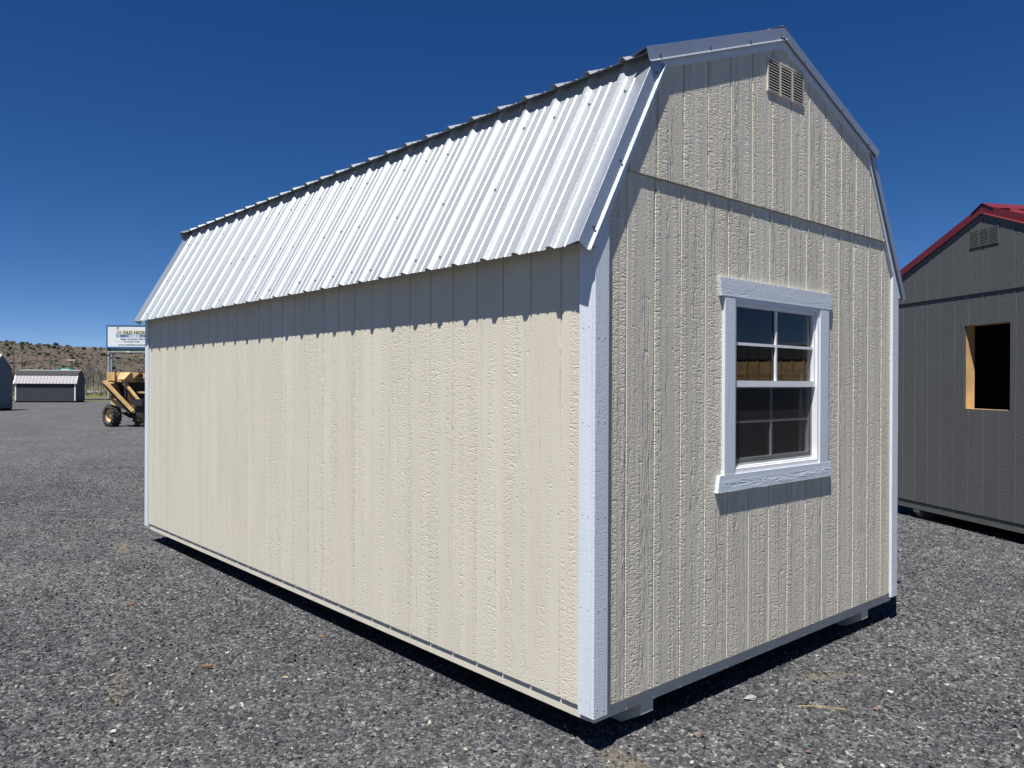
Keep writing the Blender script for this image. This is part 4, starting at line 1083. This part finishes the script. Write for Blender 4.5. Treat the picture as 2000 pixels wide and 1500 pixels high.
for i, (px, d, s, lab) in enumerate(((229, 150, 1.7, 'dark green shrub clump just right of the sign post above the loader'), (236, 152, 1.5, 'dark green shrub right behind the short thin pole above the loader'), (250, 155, 1.6, 'dark green shrub directly above the loader name panel'), (262, 150, 1.5, 'dark green shrub above the loader near the cream shed corner'), (272, 158, 1.7, 'dark green shrub nearest the far corner of the cream shed'))):
    bush(('juniper', 1+i % 4), lab, g3(px, d)+Vector((0, 0, .5)), (s, s, s*.95), None, 'shrub', i*1.3, 'shrub')
for i, (px, d, s, lab) in enumerate(((246, 172, 2.3, 'light green leafy tree behind the dark shrubs, left of the other one'), (264, 175, 2.5, 'light green leafy tree behind the dark shrubs near the shed corner'))):
    bush(('leaf', 5+i), lab, g3(px, d)+Vector((0, 0, .9)), (s*1.3, s, s*.8), None, 'tree', i, 'leafy_tree')
# sagebrush: too many and too small to count
sb_ = MB(); sr = random.Random(9)
for i in range(3000):
    px = sr.uniform(-120, 330); v = ray(px, 700); v.z = 0; v.normalize(); r = 625-380*(sr.random()**1.15)
    x = CAM.x+v.x*r; y = CAM.y+v.y*r; z = hill_z(x, y); q = sr.uniform(.35, .95)*(.6+.5*r/600)
    n0 = len(sb_.v); a = sr.uniform(0, 1.5)
    sb_.v += [(x+q*math.cos(a+k*1.571)*sr.uniform(.7, 1.2), y+q*math.sin(a+k*1.571)*sr.uniform(.7, 1.2), z+q*.15) for k in range(4)]+[(x+q*.2, y, z+q*sr.uniform(.7, 1.1)), (x, y, z-.3)]
    for k in range(4): sb_.f += [(n0+k, n0+(k+1) % 4, n0+4), (n0+(k+1) % 4, n0+k, n0+5)]; sb_.mi += [0, 0]
o = sb_.build('sagebrush', plain('sagebrush_grey_green', (.070, .066, .050), .95, var=.5, vscale=.35), fix=False); o['kind'] = 'stuff'
# bare grey trees
def bare_tree(px, pytop, d, label, seed):
    p = g3(px, d); h = at_depth(px, pytop, d).z-p.z; r = random.Random(seed)
    root = empty('bare_tree', label, 'tree', p, r.uniform(0, 6))
    tb = MB(); tb.tube((0, 0, -.2), (0, 0, h*.45), .12, .07, 6); tb.build('trunk', M['bark'], root)
    mb = MB()
    def br(a, dr, ln, rad, lev):
        b = a+dr*ln; mb.tube(a, b, rad, rad*.6, 4)
        if lev == 0: return
        for _ in range(4 if lev > 1 else 5):
            nd = (dr+Vector((r.uniform(-1, 1), r.uniform(-1, 1), r.uniform(-.2, .8)))*.75).normalized(); br(a+dr*ln*r.uniform(.4, 1), nd, ln*r.uniform(.5, .75), rad*.6, lev-1)
    for _ in range(5): br(Vector((0, 0, h*r.uniform(.2, .45))), Vector((r.uniform(-.6, .6), r.uniform(-.6, .6), 1)).normalized(), h*.30, .06, 3)
    mb.build('crown', M['twig'], root, fix=False)
for i, (px, t, d, lab) in enumerate(((168, 706, 150, 'bare grey tree immediately right of the low barn shed'), (176, 712, 158, 'bare grey tree under the wide crossarm pole'), (183, 703, 165, 'tallest bare grey tree between low barn and sign post'), (191, 716, 150, 'bare grey tree left of the slim bare pole'), (202, 718, 160, 'bare grey tree touching the left side of the sign post'))):
    bare_tree(px, t, d, lab, 40+i)
# pale rocks at the foot of the bare trees, and low sage clumps in the verge
rk = random.Random(3)
def rock_mesh(seed, sz=1, n=16):
    r = random.Random(seed); bm = bmesh.new()
    for _ in range(n):
        q = Vector((r.gauss(0, 1), r.gauss(0, 1), r.gauss(0, 1))).normalized()*r.uniform(.75, 1); bm.verts.new(q*sz)
    res = bmesh.ops.convex_hull(bm, input=bm.verts)
    bmesh.ops.delete(bm, geom=[v for v in bm.verts if not v.link_faces], context='VERTS')
    me = bpy.data.meshes.new('rock'); bm.to_mesh(me); bm.free(); return me
RK = [rock_mesh(s) for s in range(5)]
mrock = plain('pale_rock', (.16, .17, .18), .8, var=.3, vscale=1)
for me in RK: me.materials.append(mrock)
for i in range(16):
    px = rk.uniform(164, 206); p = g3(px, rk.uniform(120, 135)); o = bpy.data.objects.new('boulder', RK[i % 5].copy()); col.objects.link(o)
    o.location = p+Vector((0, 0, .12)); s = rk.uniform(.18, .5); o.scale = (s*1.4, s, s*.8); o.rotation_euler = (0, 0, rk.uniform(0, 6))
    tag(o, 'small pale boulder lying at the foot of the bare grey trees', 'rock', 'pale boulders under the bare trees')
sg_ = MB()
for i in range(900):
    px = rk.uniform(-20, 290); d = rk.uniform(74, 84) if rk.random() < .5 else rk.uniform(104, 140)
    p = g3(px, d)
    for k in range(3):
        a = rk.uniform(0, 6.28); q = p+Vector((rk.uniform(-.3, .3), rk.uniform(-.3, .3), 0)); h = rk.uniform(.03, .12) if d < 100 else rk.uniform(.15, .45)
        sg_.poly([q+Vector((math.cos(a), math.sin(a), 0))*.08, q-Vector((math.cos(a), math.sin(a), 0))*.08, q+Vector((rk.uniform(-.12, .12), rk.uniform(-.12, .12), h))])
o = sg_.build('grass_tufts', plain('verge_grass', (.14, .135, .055), .9, var=.4, vscale=.6), fix=False); o['kind'] = 'stuff'

# ================================================================== odd stones and bits lying on the gravel
def stone(px, py, wpx, label, colr, seed, flat=.5, name='loose_stone', cat='stone', ang=None):
    p = on_ground(px, py); p.z = g(p.x, p.y); d = (p-CAM).dot(fw); r = wpx*d/1545.8/2
    me = rock_mesh(seed, 1, 14); me.materials.append(plain('stone_%d' % seed, colr, .8, var=.2, vscale=3))
    o = bpy.data.objects.new(name, me); col.objects.link(o); o.location = (p.x, p.y, p.z+r*flat*.45+.004); o.scale = (r, r*.75, r*flat)
    o.rotation_euler = (rnd.uniform(-.15, .15), rnd.uniform(-.15, .15), -YAW if ang is None else ang)
    tag(o, label, cat)
stone(1365, 1440, 30, 'pinkish brown stone on gravel in front of the gable wall, largest of its colour', (.17, .125, .11), 101)
stone(1715, 1388, 20, 'reddish stone on gravel far to the right of the gable wall', (.18, .125, .10), 102)
stone(1578, 1472, 16, 'small red stone near the bottom edge right of the gable corner', (.16, .09, .08), 103)
stone(1465, 1367, 34, 'broad pale grey stone lying below the middle of the gable wall', (.27, .27, .26), 104, .35)
stone(1740, 1355, 16, 'small whitish stone near the right end of the gable wall', (.42, .40, .36), 105)
stone(533, 1230, 11, 'pale pink stone beside the long wall shadow, left of a pair', (.38, .27, .22), 106)
stone(542, 1221, 9, 'pale pink stone beside the long wall shadow, right of a pair', (.38, .28, .24), 107)
stone(557, 1325, 14, 'flat tan stone on gravel left of the cream shed', (.33, .25, .17), 108, .35)
stone(605, 1330, 12, 'whitish stone on gravel just right of the flat tan stone', (.42, .37, .30), 109)
stone(222, 1433, 16, 'white angular stone near the lower left of the gravel', (.46, .43, .37), 110)
stone(291, 1303, 15, 'light grey stone beside the bare tan dirt patch', (.26, .26, .25), 111, .4)
stone(910, 1469, 16, 'cream coloured stone near the bottom edge left of the near corner', (.36, .30, .22), 112)
stone(965, 1468, 26, 'dull flat slate stone beside a tiny white one near the bottom edge', (.12, .12, .125), 113, .35)
stone(627, 1245, 13, 'crumpled rust brown leaf by the shadow of the long wall', (.18, .105, .055), 114, .4, 'dry_leaf', 'leaf')
# wood chip and straws
p = on_ground(405, 1306); ch_ = MB(); ch_.box(-.030, -.012, 0, .030, .012, .014)
o = ch_.build('wood_chip', plain('chip_wood', (.17, .095, .06), .8)); o.location = (p.x, p.y, g(p.x, p.y)+.010); o.rotation_euler = (.1, -.1, -YAW); tag(o, 'small brown wood block lying on gravel left of the cream shed', 'wood chip')
p = on_ground(256, 1182); ch_ = MB(); ch_.prism([(-.035, -.006, 0), (.03, -.012, 0), (.04, .006, 0), (-.03, .008, 0)], [(-.03, -.004, .008), (.028, -.009, .012), (.036, .004, .009), (-.026, .006, .010)])
o = ch_.build('wood_splinter', plain('splinter_wood', (.17, .10, .065), .8)); o.location = (p.x, p.y, g(p.x, p.y)+.012); o.rotation_euler = (0, 0, -YAW+.1); tag(o, 'reddish wood splinter lying on gravel at left, nearer the far corner', 'wood chip')
a = on_ground(1557, 1385); b = on_ground(1650, 1391)
mstraw = plain('straw', (.42, .31, .13), .7)
st = MB(); za = g(a.x, a.y)+.016
st.tube((a.x, a.y, za), ((a.x+b.x)/2, (a.y+b.y)/2+.004, za+.006), .0020, .0018, 6); st.tube(((a.x+b.x)/2, (a.y+b.y)/2+.004, za+.006), (b.x, b.y, za), .0018, .0012, 6)
st.tube((a.x+.03, a.y-.02, za), (b.x-.01, b.y-.018, za+.004), .0014, .0010, 6)
o = st.build('straw_stalk', mstraw); tag(o, 'dry yellow straw stalk lying on gravel in front of the gable wall', 'straw')
